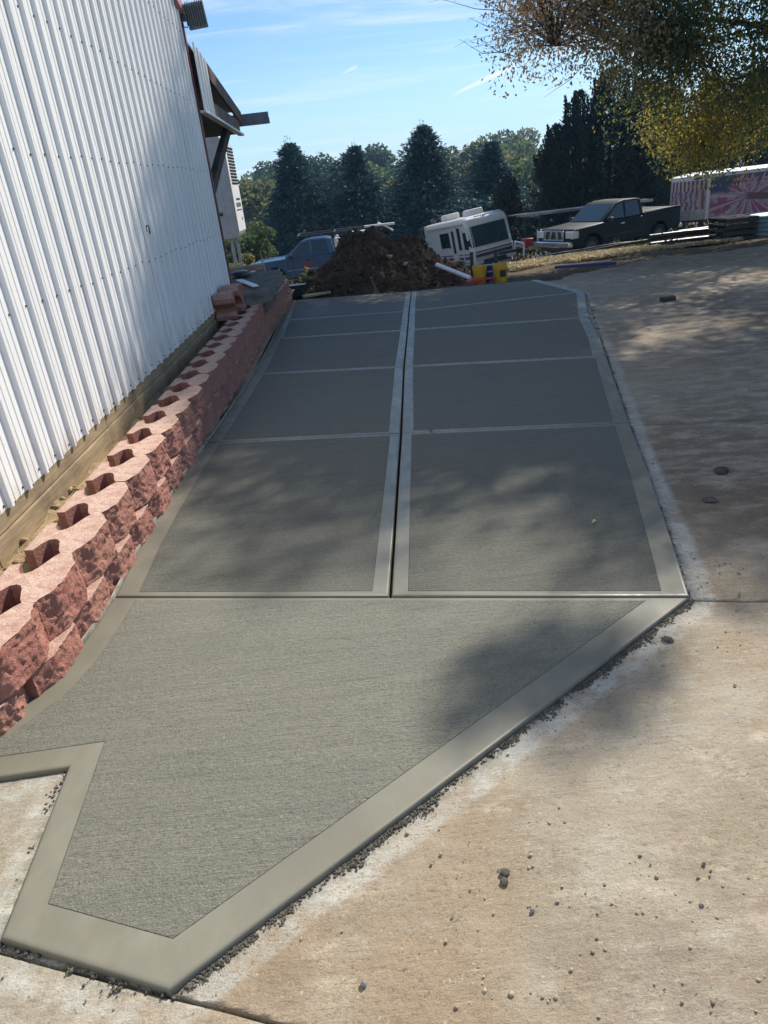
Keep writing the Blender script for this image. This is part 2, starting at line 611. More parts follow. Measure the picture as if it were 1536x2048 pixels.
# red split-face block
q = NM('red_split_block')
r = q.rand()
n1 = q.noise(5, 5, 0.65)
n2 = q.noise(38, 5, 0.72)
n3 = q.noise(130, 3, 0.6)
c = q.mix(q.mr(n1, 0.3, 0.7), (0.315, 0.122, 0.093), (0.43, 0.195, 0.15))
c = q.mix(q.mr(n2, 0.5, 0.75, 0, 0.5), c, (0.60, 0.37, 0.29))
c = q.mix(q.mr(n2, 0.28, 0.45, 0.55, 0), c, (0.17, 0.07, 0.058))
c = q.mix(q.math('MULTIPLY', r, 0.5), c, (0.40, 0.225, 0.17))
geo = q.n.new('ShaderNodeNewGeometry')
sepn = q.n.new('ShaderNodeSeparateXYZ')
q.l.new(geo.outputs['Normal'], sepn.inputs[0])
dusty = q.math('MULTIPLY', q.mr(sepn.outputs[2], 0.75, 0.98), q.mr(q.noise(9, 5, 0.65), 0.3, 0.68, 0.45, 0.95), True)
c = q.mix(dusty, c, q.mix(q.mr(q.noise(30, 4, 0.65), 0.35, 0.65), (0.54, 0.37, 0.295), (0.68, 0.52, 0.42)))
q.set(color=c, rough=0.92, spec=0.2, normal=q.bump(q.math('ADD', n2, q.math('MULTIPLY', n3, 0.6)), 0.012, 1.0))
M['block'] = q.m

M['stone'] = simple('grey_stone_slab', (0.17, 0.155, 0.135), 0.92, var=0.3, scale=5, bump=0.015, spec=0.2)
M['felt'] = simple('joint_felt', (0.30, 0.275, 0.22), 0.85, var=0.35, scale=25, bump=0.004)
q = NM('pebbles')
c = q.mix(q.mr(q.noise(9, 3), 0.3, 0.7), (0.22, 0.18, 0.135), (0.46, 0.39, 0.30))
q.set(color=c, rough=0.92, spec=0.2)
M['pebble'] = q.m
M['mortar'] = simple('wet_mortar_crumbs', (0.105, 0.095, 0.075), 0.8, var=0.35, scale=30, bump=0.004, spec=0.3)
M['blackplastic'] = simple('black_plastic', (0.018, 0.018, 0.02), 0.38, var=0.3)
M['rubber'] = simple('tyre_rubber', (0.02, 0.02, 0.021), 0.8, var=0.3)
M['chrome'] = simple('chrome', (0.75, 0.76, 0.78), 0.18, 1.0, var=0.05)
M['alloy'] = simple('wheel_alloy', (0.32, 0.33, 0.35), 0.35, 0.9)
M['darkalloy'] = simple('dark_wheel_alloy', (0.07, 0.075, 0.08), 0.45, 0.3)
M['steel'] = simple('galvanised_steel', (0.36, 0.38, 0.40), 0.42, 0.7, var=0.2)
M['darksteel'] = simple('dark_steel', (0.05, 0.052, 0.056), 0.5, 0.5, var=0.3)
M['greypaint'] = simple('slate_grey_paint', (0.16, 0.18, 0.20), 0.5, var=0.15)
M['lightgrey'] = simple('light_grey_paint', (0.42, 0.42, 0.42), 0.5, var=0.1)
M['white'] = simple('white_paint', (0.78, 0.78, 0.76), 0.4, var=0.06)
M['cream'] = simple('cream_fibreglass', (0.74, 0.68, 0.61), 0.32, var=0.07, coat=0.2)
M['stripe'] = simple('navy_stripe', (0.05, 0.065, 0.12), 0.4, var=0.15)
M['bluepaint'] = simple('truck_blue_paint', (0.028, 0.085, 0.175), 0.32, 0.0, var=0.12, coat=0.4)
M['charcoal'] = simple('truck_charcoal_paint', (0.008, 0.013, 0.016), 0.55, 0.0, var=0.12, spec=0.22, coat=0.0)
M['yellow'] = simple('yellow_bucket_plastic', (0.62, 0.36, 0.02), 0.42, var=0.12)
M['pvc'] = simple('white_pvc', (0.76, 0.77, 0.78), 0.35, var=0.05)
M['bluepvc'] = simple('blue_pipe_plastic', (0.02, 0.045, 0.16), 0.4, var=0.15)
M['redplastic'] = simple('red_plastic', (0.45, 0.03, 0.04), 0.45, var=0.15)
M['lampwhite'] = simple('headlight_lens', (0.75, 0.76, 0.76), 0.15, 0.2, var=0.1)
M['amber'] = simple('amber_lens', (0.55, 0.16, 0.03), 0.25)
M['teal'] = simple('teal_corrugated', (0.20, 0.29, 0.30), 0.5, 0.3, var=0.15)
q = NM('tinted_glass')
q.set(color=(0.012, 0.018, 0.024), rough=0.06, spec=0.7)
M['glass'] = q.m
q = NM('windscreen_glass')
q.set(color=(0.03, 0.055, 0.06), rough=0.08, spec=0.8)
M['windscreen'] = q.m
M['bark'] = wood('bark', (0.05, 0.04, 0.032), (0.09, 0.073, 0.06), (0.035, 0.028, 0.022), (1, 1, 0.3))
M['leaf'] = leaf_mat('deciduous_leaf', 0.55)
M['needle'] = leaf_mat('conifer_needles', 0.12, 0.6, 0.2)
M['straw'] = leaf_mat('straw', 0.2, 0.7)

SL = 0.026            # the yard falls gently away from the camera


def gz(x, y):
    return -SL * y


# ------------------------------------------------------------------ terrain
def sst(a, b, t):
    t = np.clip((t - a) / (b - a), 0, 1)
    return t * t * (3 - 2 * t)


def terr(x, y):
    x, y = np.asarray(x, float), np.asarray(y, float)
    near = -SL * np.minimum(y, 21) - 0.09
    # where the yard breaks off: later on the right than on the left
    brk = 17.2 + 2.6 * sst(2.0, 6.0, x)
    t = y - brk
    drop = 1.35 * sst(0, 8, t) + 0.055 * np.clip(t - 6, 0, 60)
    drop = drop * (1 - 0.22 * sst(6, 13, x) * (1 - sst(32, 45, y)))
    z = near - drop
    z = z + 0.02 * np.clip(y - 130, 0, 400)
    z = z - 0.10 * sst(17.2, 20.2, y) * sst(3.0, 4.5, x)
    return z


xs = np.concatenate([np.linspace(-160, -10, 26), np.linspace(-9, 20, 118), np.linspace(22, 220, 36)])
ys = np.concatenate([np.linspace(-12, 14, 20), np.linspace(14.2, 40, 140), np.linspace(41, 420, 70)])
X, Y = np.meshgrid(xs, ys)
Z = terr(X, Y)
nz = np.array([noise.fractal(Vector((x * 0.9, y * 0.9, 3.1)), 0.9, 2.0, 4) for x, y in zip(X.ravel(), Y.ravel())]).reshape(X.shape)
Z = Z + 0.05 * nz * sst(13.5, 15.5, Y) + 0.25 * nz * sst(30, 60, Y) - 0.10 * (1 - sst(13.0, 15.6, Y))
nx, ny = len(xs), len(ys)
idx = np.arange(nx * ny).reshape(ny, nx)
F4 = np.stack([idx[:-1, :-1], idx[:-1, 1:], idx[1:, 1:], idx[1:, :-1]], -1).reshape(-1, 4)
tag(np_mesh('ground', np.stack([X, Y, Z], -1).reshape(-1, 3), F4, M['terrain'], smooth=True), 'bare dirt ground falling away behind the yard', kind='structure')

# ------------------------------------------------------------------ the new slab
LOUT_LOW = [(-2.9, 2.14), (-2.3, 2.13), (-1.80, 2.13), (-1.574, 2.196), (-1.466, 2.381), (-1.426, 2.584), (-1.41, 2.822), (-1.401, 3.09)]
LOUT_UP = [(-1.401, 3.09), (-1.428, 3.60), (-1.435, 4.10), (-1.434, 4.6), (-1.428, 5.1), (-1.403, 5.626), (-1.38, 6.4), (-1.355, 7.3), (-1.34, 8.213),
           (-1.335, 9.4), (-1.35, 10.637), (-1.39, 11.75), (-1.40, 12.52), (-1.45, 13.9), (-1.485, 15.45)]
CEN = [(-0.017, 2.789), (0.205, 5.279), (0.403, 7.702), (0.624, 10.07), (0.791, 11.919), (1.049, 14.62)]
ROUT = [(1.262, 2.501), (1.414, 3.058), (1.645, 3.934), (1.882, 4.887), (2.147, 5.913), (2.456, 7.10), (2.72, 8.1), (3.02, 9.45), (3.701, 11.85), (3.504, 14.20)]
D1, D0, N0 = (-1.141, 1.254), (-0.643, 1.064), (-1.191, 1.884)


def inset(poly, w):
    """poly CCW, w[i] = band width of edge i (i -> i+1); returns inner polygon, one vertex per outer vertex"""
    n = len(poly)
    out = []
    for i in range(n):
        p0, p1, p2 = Vector(poly[i - 1]), Vector(poly[i]), Vector(poly[(i + 1) % n])
        d0, d1 = (p1 - p0).normalized(), (p2 - p1).normalized()
        n0, n1 = Vector((-d0.y, d0.x)), Vector((-d1.y, d1.x))
        a, b = p1 + n0 * w[i - 1], p1 + n1 * w[i]
        den = d0.x * d1.y - d0.y * d1.x
        if abs(den) < 0.05:
            out.append(tuple((a + b) / 2))
        else:
            t = ((b.x - a.x) * d1.y - (b.y - a.y) * d1.x) / den
            out.append(tuple(a + d0 * t))
    return out


slab = empty('concrete_slab')
tag(slab, 'freshly poured grey concrete slab with broomed panels and smooth trowelled borders', kind='structure')


def panel(poly, w, gap, field='broom'):
    n = len(poly)
    p = inset(poly, gap)
    rings = [(0.017, 0.0), (0.013, 0.0), (0.007, -0.0009), (0.0024, -0.0032), (0.0, -0.008)]
    inner = inset(poly, [max(a, 0.002) for a in w])
    loops = [[(x, y, 0.0) for x, y in inner]]
    for d, dz in rings:
        loops.append([(x, y, dz) for x, y in inset(p, [d if a > 0.03 else min(d, 0.012) for a in w])])
    loops.append([(x, y, -0.075) for x, y in p])
    mb = MB()
    vs = [(x, y, z + gz(x, y)) for lp in loops for x, y, z in lp]
    fs = []
    for k in range(len(loops) - 1):
        for i in range(n):
            j = (i + 1) % n
            fs.append((k * n + i, (k + 1) * n + i, (k + 1) * n + j, k * n + j))
    mb.add(vs, fs)
    pan = mb.build('slab_panel', M['trowel'], slab, smooth=True)
    m2 = MB()
    top = [(x, y, 0.0012 + gz(x, y)) for x, y in inset(inner, [0.002] * n)]
    low = [(x, y, -0.004 + gz(x, y)) for x, y in inset(inner, [-0.0005] * n)]
    m2.add(top + low, [tuple(range(n))] + [(i, n + i, n + (i + 1) % n, (i + 1) % n) for i in range(n)])
    m2.build('broomed_field', M[field], pan)


def between(pts, y0, y1, lo, hi):
    """points of a poly-line between two rows, end points given"""
    return [lo] + [p for p in pts if y0 + 0.02 < p[1] < y1 - 0.02] + [hi]


G = 0.006
JL = [(-1.401, 3.09), (-1.403, 5.626), (-1.34, 8.213), (-1.35, 10.637), (-1.40, 12.52), (-1.485, 15.45)]
JR = [(1.262, 2.501), (1.882, 4.887), (2.456, 7.10), (3.02, 9.45), (3.701, 11.85), (3.504, 14.20)]
# apron panel nearest the camera
lowl = LOUT_LOW
poly = [N0, D1, D0, JR[0], JL[0]] + list(reversed(lowl[:-1])) + [(-2.9, 1.80)]
wd = [0.10, 0.115, 0.118, 0.034, 0.125, 0.125, 0.125, 0.125, 0.125, 0.125, 0.125, 0.004, 0.105]
gp = [0.0, 0.0, 0.0, G] + [0.0] * 9
assert len(poly) == len(wd) == len(gp)
panel(poly, wd, gp)
for k in range(5):
    lp = between(LOUT_UP, JL[k][1], JL[k + 1][1], JL[k], JL[k + 1])
    wj0 = 0.045 if k == 0 else 0.05
    cw = 0.085 if k == 0 else 0.10
    last = k == 4
    # left panel: bottom edge, centre edge, top edge, left edge
    poly = [JL[k], CEN[k], CEN[k + 1]] + list(reversed(lp[1:]))
    wd = [wj0, cw, 0.002 if last else 0.05] + [0.12 if k < 3 else 0.15] * (len(lp) - 1)
    gp = [G, G + 0.002, 0.0 if last else G] + [0.0] * (len(lp) - 1)
    panel(poly, wd, gp, 'broom_painted_shade')
    rp = between(ROUT, JR[k][1], JR[k + 1][1], JR[k], JR[k + 1])
    poly = [CEN[k]] + rp + [CEN[k + 1]]
    wd = [wj0] + [0.11 if k < 2 else 0.13] * (len(rp) - 1) + [0.002 if last else 0.05, cw]
    gp = [G] + [0.0] * (len(rp) - 1) + [0.0 if last else G, G + 0.002]
    panel(poly, wd, gp, 'broom_painted_shade')

SLAB = list(reversed(LOUT_UP)) + list(reversed(LOUT_LOW[:-1])) + [(-2.9, 1.80), N0, D1, D0] + ROUT + [CEN[-1]]
SLABV = np.array(SLAB)


def slab_dist(P):
    """signed distance to the slab outline, negative inside (P: (N,2))"""
    A, B = SLABV, np.roll(SLABV, -1, axis=0)
    d2 = np.full(len(P), 1e9)
    ins = np.zeros(len(P), bool)
    for a, b in zip(A, B):
        e = b - a
        t = np.clip(((P - a) @ e) / (e @ e), 0, 1)
        d2 = np.minimum(d2, np.sum((P - a - t[:, None] * e) ** 2, 1))
        c = (a[1] > P[:, 1]) != (b[1] > P[:, 1])
        xi = a[0] + (P[:, 1] - a[1]) / (b[1] - a[1] + 1e-12) * e[0]
        ins ^= c & (P[:, 0] < xi)
    d = np.sqrt(d2)
    return np.where(ins, -d, d)


# felt strip along the block wall
mb = MB()
pts = [p for p in LOUT_LOW[2:-1]] + LOUT_UP
for a, b in zip(pts[:-1], pts[1:]):
    va, vb = Vector((a[0] - 0.008, a[1], gz(*a) - 0.01)), Vector((b[0] - 0.008, b[1], gz(*b) - 0.01))
    mb.bar(va, vb, 0.010, 0.045)
tag(mb.build('joint_strip', M['felt']), 'thin grey expansion joint strip between the new slab and the red block wall', 'joint strip')

# ------------------------------------------------------------------ old concrete yard
def ygrid():
    y, out = 0.05, []
    while y < 16.4:
        out.append(y)
        y += 0.022 + 0.012 * max(0, y - 1.5)
    return np.array(out)


ysg = ygrid()
xsg = np.concatenate([np.arange(-4.2, -1.6, 0.06), np.arange(-1.6, 2.6, 0.028), np.arange(2.62, 8, 0.07), np.arange(8.1, 17, 0.3)])
X, Y = np.meshgrid(xsg, ysg)
P2 = np.stack([X, Y], -1).reshape(-1, 2)
sd = slab_dist(P2)
nzs = np.array([(noise.fractal(Vector((x * 3.0, y * 3.0, 0.7)), 0.8, 2.1, 5), noise.noise(Vector((x * 0.8, y * 0.8, 4.2))),
                 noise.noise(Vector((x * 0.55 + 4, y * 0.4, 9.2))), noise.noise(Vector((x * 6, y * 6, 2.2)))) for x, y in P2])
Zg = gz(P2[:, 0], P2[:, 1]) - 0.020 + 0.0045 * nzs[:, 0]
Zg = Zg - 0.06 * sst(0.0, 0.06, -sd)
leftend = sst(-1.30, -1.55, P2[:, 0]) * sst(1.95, 2.2, P2[:, 1])
Zg = Zg - 0.10 * leftend
# mud film, cement wash beside the slab, wet paste against it
wash = np.clip(1 - (sd - (0.092 + 0.03 * nzs[:, 1] + 0.006 * nzs[:, 3])) / 0.010, 0, 1) * (sd > -0.02)
leftzone = (P2[:, 0] < -0.9) & (P2[:, 1] < 2)
wash *= 1 - 0.45 * sst(3.0, 6.0, P2[:, 1])
wash = np.maximum(wash, 0.75 * sst(0.0, 0.35, -(P2[:, 1] - (1.02 - 0.38 * (P2[:, 0] + 0.64)))) * sst(-0.35, -0.75, P2[:, 0]))
wash[leftzone & (sd > 0)] = np.maximum(wash, 0.35)[leftzone & (sd > 0)]
paste = np.clip(1 - sd / 0.045, 0, 1) * (sd > -0.05) * (0.55 + 0.6 * np.clip(nzs[:, 1] + 0.2, 0, 1))
mudv = np.clip(0.30 + 0.55 * nzs[:, 2], 0, 1)
gx_, gy_ = P2[:, 0], P2[:, 1]
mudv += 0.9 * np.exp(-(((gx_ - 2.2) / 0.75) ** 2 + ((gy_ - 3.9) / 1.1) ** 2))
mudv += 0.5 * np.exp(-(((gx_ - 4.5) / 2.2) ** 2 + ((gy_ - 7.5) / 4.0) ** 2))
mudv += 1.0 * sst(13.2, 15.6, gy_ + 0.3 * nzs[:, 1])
mudv += 0.55 * np.exp(-(((gx_ - 0.55) / 0.30) ** 2 + ((gy_ - 1.0) / 0.16) ** 2))
mudv = np.clip(mudv, 0, 1) * (1 - 0.85 * wash)
nx, ny = len(xsg), len(ysg)
idx = np.arange(nx * ny).reshape(ny, nx)
F4 = np.stack([idx[:-1, :-1], idx[:-1, 1:], idx[1:, 1:], idx[1:, :-1]], -1).reshape(-1, 4)
# leave out what lies behind the block wall and past the ragged far edge
fc = P2[F4].mean(axis=1)
far = 13.95 + 1.75 * sst(3.2, 6.6, fc[:, 0]) + 0.12 * np.sin(fc[:, 0] * 3.1) + 0.08 * np.sin(fc[:, 0] * 7.7)
keep = (fc[:, 1] < far) & ~((fc[:, 0] < -1.47) & (fc[:, 1] > 2.1)) & ~((slab_dist(fc) < -0.3))
me = bpy.data.meshes.new('old_concrete')
bm = bmesh.new()
lay = {k: bm.verts.layers.float.new(k) for k in ('wash', 'mud', 'paste')}
used = np.zeros(len(P2), bool)
used[F4[keep].ravel()] = True
vmap = {}
for i in np.nonzero(used)[0]:
    v = bm.verts.new((P2[i, 0], P2[i, 1], Zg[i]))
    v[lay['wash']], v[lay['mud']], v[lay['paste']] = wash[i], mudv[i], paste[i]
    vmap[i] = v
for f in F4[keep]:
    bm.faces.new([vmap[i] for i in f])
JLINES = [((1.262, 2.501), (1.56, 2.426), 0.007), ((1.882, 4.887), (2.81, 4.69), 0.006), ((-0.643, 1.060), (-0.32, 0.950), 0.006), ((3.0, 9.5), (3.6, 9.36), 0.008)]
for a, b, hw in JLINES:
    a, b = Vector((*a, 0)), Vector((*b, 0))
    d = (b - a).normalized()
    nn = Vector((-d.y, d.x, 0))
    for s in (-1, 1):
        bmesh.ops.bisect_plane(bm, geom=bm.verts[:] + bm.edges[:] + bm.faces[:], plane_co=a + nn * hw * s, plane_no=nn, dist=1e-5)
    kill = []
    for f in bm.faces:
        cpt = f.calc_center_median() - a
        if abs(cpt.x * nn.x + cpt.y * nn.y) < hw * 0.98:
            kill.append(f)
    # sink the joint: drop the strip instead of leaving a hole
    ret = bmesh.ops.extrude_face_region(bm, geom=kill)
    for v in ret['geom']:
        if isinstance(v, bmesh.types.BMVert):
            v.co.z -= 0.022
            v[lay['paste']] = 0.9
    bmesh.ops.delete(bm, geom=[f for f in kill if f.is_valid], context='FACES')
bm.to_mesh(me)
bm.free()
oc = link('old_concrete', me, M['old'], None, smooth=True)
tag(oc, 'old muddy tan concrete yard beside the new slab', kind='structure')

# soil bed between building skirt and block wall
xsb = np.linspace(-2.1, -1.35, 26)
ysb = np.linspace(-0.2, 15.6, 330)
X, Y = np.meshgrid(xsb, ysb)
hz = np.array([noise.fractal(Vector((x * 5, y * 5, 1.7)), 0.8, 2.1, 5) for x, y in zip(X.ravel(), Y.ravel())]).reshape(X.shape)
Zs = 0.195 + 0.035 * hz - 0.012 * Y - 0.05 * sst(-1.76, -1.70, X) + 0.03 * np.abs(hz) * (X < -1.72)
Zs = np.where(X > -1.60, -0.2, Zs)
idx = np.arange(X.size).reshape(X.shape)
F4 = np.stack([idx[:-1, :-1], idx[:-1, 1:], idx[1:, 1:], idx[1:, :-1]], -1).reshape(-1, 4)
tag(np_mesh('soil_bed', np.stack([X, Y, Zs], -1).reshape(-1, 3), F4, M['soil'], smooth=True), 'sandy soil packed between the skirt boards and the red wall', kind='structure')

# ------------------------------------------------------------------ the steel building
XW = -1.90
Y0, YC, YP = -3.2, 11.03, 3.8        # near end, far corner, gable peak
RK = 0.285


def rake_z(y):
    return 3.90 + RK * (YC - max(y, 2 * YP - y))


bld = empty('steel_building', (0, 0, 0), None, 'white ribbed steel building with a maroon corner trim, standing on timber skirt boards', 'building')
PITCH = 0.2286


def panel_profile(y0, n):
    """one cladding sheet: n high ribs, two low beads between each pair; (y, dx)"""
    pts = []
    for k in range(n):
        b = y0 + k * PITCH
        pts += [(b, 0.0), (b + 0.010, 0.024), (b + 0.034, 0.024), (b + 0.046, 0.0)]
        for m in (0.100, 0.163):
            pts += [(b + m - 0.010, 0.0), (b + m - 0.005, 0.0035), (b + m + 0.005, 0.0035), (b + m + 0.010, 0.0)]
    pts.append((y0 + n * PITCH, 0.0))
    return pts


y = 3.31 + 0.010 - 32 * PITCH
while y < YC - 0.05:
    n = 4
    while y + n * PITCH > YC - 0.01 and n > 1:
        n -= 1
    pr = [p for p in panel_profile(y, n)]
    if y + n * PITCH > YC:
        pr = [p for p in pr if p[0] < YC - 0.015] + [(YC - 0.012, 0.0)]
    mb = MB()
    m = len(pr)
    ov = 0.0015 if int(y * 10) % 2 else 0.0
    zl = [0.372, 2.1]
    vs = [(XW + dx + ov, yy, 0.372) for yy, dx in pr] + [(XW + dx + ov, yy, rake_z(yy)) for yy, dx in pr]
    vs += [(XW - 0.02, yy, 0.372) for yy, dx in pr]
    fs = [(i, i + 1, m + i + 1, m + i) for i in range(m - 1)] + [(2 * m + i, 2 * m + i + 1, i + 1, i) for i in range(m - 1)]
    mb.add(vs, fs)
    mb.build('siding_panel', M['siding'], bld)
    y += n * PITCH + 1e-4

# screws with rubber washers, at every rib foot along the girts
mb = MB()
y = 3.31 + 0.010 - 32 * PITCH
while y < YC - 0.1:
    for z in (0.405, 1.235, 2.05, 2.87, 3.66, 4.45, 5.2):
        if z < rake_z(y) - 0.1 and y > 1.2:
            yy = y - 0.022 + random.uniform(-0.006, 0.006)
            zz = z + random.uniform(-0.012, 0.012)
            mb.lathe([(0.0075, XW + 0.0005), (0.0075, XW + 0.004), (0.0042, XW + 0.0045), (0.0042, XW + 0.009)], 6, 'x', (0, yy, zz))
    y += PITCH
tag(mb.build('screw', M['screw'], bld), kind='stuff')

mb = MB()
mb.prism([(XW - 0.03, YC - 0.012), (XW + 0.026, YC - 0.012), (XW + 0.030, YC + 0.032), (XW - 0.03, YC + 0.032)], 'z', 0.30, 3.93)
mb.build('corner_trim', M['trim'], bld, bevel=0.003)
mb = MB()
for ya, yb in ((YC + 0.05, YP), (YP, 2 * YP - YC)):
    mb.bar((XW + 0.02, ya, rake_z(ya) + 0.03), (XW + 0.02, yb, rake_z(yb) + 0.03), 0.09, 0.13)
mb.build('rake_trim', M['rake'], bld, bevel=0.005)
mb = MB()
for ya, yb in ((YC + 0.1, YP), (YP, 2 * YP - YC)):
    mb.bar((-7.5, ya, rake_z(ya) + 0.13), (-7.5, yb, rake_z(yb) + 0.13), 11.2, 0.05)
mb.build('roof', M['lightgrey'], bld)
mb = MB()
mb.box((-7.4, (YC + 2 * YP - YC) / 2, 1.9), (10.90, 2 * (YC - YP) - 0.06, 3.7))
mb.build('wall_core', M['lightgrey'], bld)
for k in range(8):
    ya, yb = Y0 - 1 + k * 1.82, Y0 - 1 + (k + 1) * 1.82
    yb = min(yb, YC - 0.02)
    if ya > YC - 0.1:
        break
    m1, m2 = MB(), MB()
    m1.box((XW - 0.022 + random.uniform(-0.002, 0.002), (ya + yb) / 2, 0.333), (0.038, yb - ya - 0.003, 0.098))
    m1.build('skirt_board', M['skirt'], bld, bevel=0.004)
    o = random.uniform(-0.5, 0.5)
    m2.box((XW - 0.012 + random.uniform(-0.002, 0.002), (ya + yb) / 2, 0.155), (0.040, yb - ya - 0.003, 0.250))
    m2.build('skirt_board', M['skirt'], bld, bevel=0.006)
mb = MB()
mb.box((XW + 0.012, 7.03, 1.50), (0.025, 0.035, 0.05))
mb.tube([(XW + 0.02, 7.045, 1.525), (XW + 0.045, 7.04, 1.525), (XW + 0.05, 7.03, 1.50), (XW + 0.045, 7.025, 1.455)], 0.007, 8)
mb.build('hasp', M['darksteel'], bld)
mb = MB()
mb.box((XW + 0.001, 7.035, 1.50), (0.010, 0.06, 0.10))
mb.build('hasp_plate', M['lightgrey'], bld, bevel=0.003)

# open timber overhang past the far corner
ovh = empty('porch_overhang', (XW, YC, 0), None, 'weathered timber porch frame with a diagonal brace past the far building corner', 'porch roof')


def off(p):
    return (p[0] - XW, p[1] - YC, p[2])


mb = MB()
mb.bar(off((XW + 0.05, 11.5, 3.47)), off((XW + 0.05, 15.25, 3.02)), 0.045, 0.21)
mb.build('rafter', M['beam'], ovh, bevel=0.006)
mb = MB()
mb.bar(off((XW + 0.045, 11.55, 2.90)), off((XW + 0.045, 14.75, 2.84)), 0.045, 0.20)
mb.build('bottom_chord', M['beam'], ovh, bevel=0.006)
mb = MB()
mb.bar(off((XW + 0.06, 11.1, 2.785)), off((XW + 0.06, 14.9, 2.72)), 0.10, 0.035)
mb.build('soffit_trim', M['white'], ovh, bevel=0.004)
mb = MB()
mb.box(off((XW - 1.6, 13.0, 2.75)), (3.2, 3.7, 0.03))
mb.build('soffit', M['darkwood'], ovh)
mb = MB()
mb.bar(off((XW - 0.04, 11.06, 1.78)), off((XW - 0.04, 13.75, 2.72)), 0.10, 0.14)
mb.build('brace', M['darkwood'], ovh, bevel=0.006)
mb = MB()
mb.bar(off((XW - 1.6, 11.0, 3.63)), off((XW - 1.6, 15.4, 3.16)), 3.2, 0.03)
mb.build('roof_sheet', M['greypaint'], ovh)
for k in range(6):
    mb = MB()
    mb.bar(off((XW - 0.45, 11.5 + k * 0.62, 3.44 - k * 0.078)), off((XW - 0.45, 11.5 + k * 0.62, 2.78)), 0.05, 0.10)
    mb.build('rear_stud', M['darkwood'], ovh)
mb = MB()
pr = panel_profile(YC + 0.05, 4)
m = len(pr)


def up_z(yy):
    return 3.585 - 0.118 * (yy - YC)


vs = [(XW + dx + 0.085, yy, 2.79) for yy, dx in pr] + [(XW + dx + 0.085, yy, up_z(yy)) for yy, dx in pr]
mb.add([off(v) for v in vs], [(i, i + 1, m + i + 1, m + i) for i in range(m - 1)])
mb.build('gable_siding', M['siding'], ovh)
mb = MB()
mb.box(off((XW - 1.2, 15.28, 2.985)), (3.55, 0.03, 0.20))
mb.box(off((XW + 0.285, 15.28, 2.985)), (0.57, 0.028, 0.185))
mb.prism([(0, 0), (0.12, 0.0), (0.10, 0.085), (0.0, 0.10)], 'x', 0.02, 0.575)
for i in range(len(mb.v) - 8, len(mb.v)):
    x_, y_, z_ = mb.v[i]
    mb.v[i] = (x_, y_ + 15.295 - YC, z_ + 2.90)
mb.build('gutter', M['greypaint'], ovh, bevel=0.004)

# floodlight on the rake
fl = empty('floodlight', (-1.72, 10.98, 3.86), None, 'dark finned floodlight on a short arm near the top of the building corner', 'floodlight')
mb = MB()
mb.box((0.03, 0.05, -0.01), (0.25, 0.05, 0.29), Matrix.Rotation(R(-4), 3, 'Y'))
mb.build('housing', M['greypaint'], fl, bevel=0.012)
for k in range(9):
    mb = MB()
    mb.box((-0.095 + k * 0.031, -0.005, 0.0 + random.uniform(-0.01, 0.01)), (0.007, 0.06, 0.27 + random.uniform(-0.03, 0.02)), Matrix.Rotation(R(-4), 3, 'Y'))
    mb.build('cooling_fin', M['greypaint'], fl, bevel=0.002)
mb = MB()
mb.tube([(-0.17, 0.0, -0.02), (-0.09, 0.02, -0.03), (-0.05, 0.05, -0.05)], 0.02, 8)
mb.box((-0.11, 0.02, -0.03), (0.07, 0.05, 0.07))
mb.tube([(-0.16, 0.02, -0.03), (-0.15, 0.03, -0.12), (-0.10, 0.04, -0.13)], 0.008, 6)
mb.build('arm', M['darksteel'], fl)

# ------------------------------------------------------------------ red split-face retaining wall
BL, BH = 0.4318, 0.20
HW = BL / 2 - 0.002


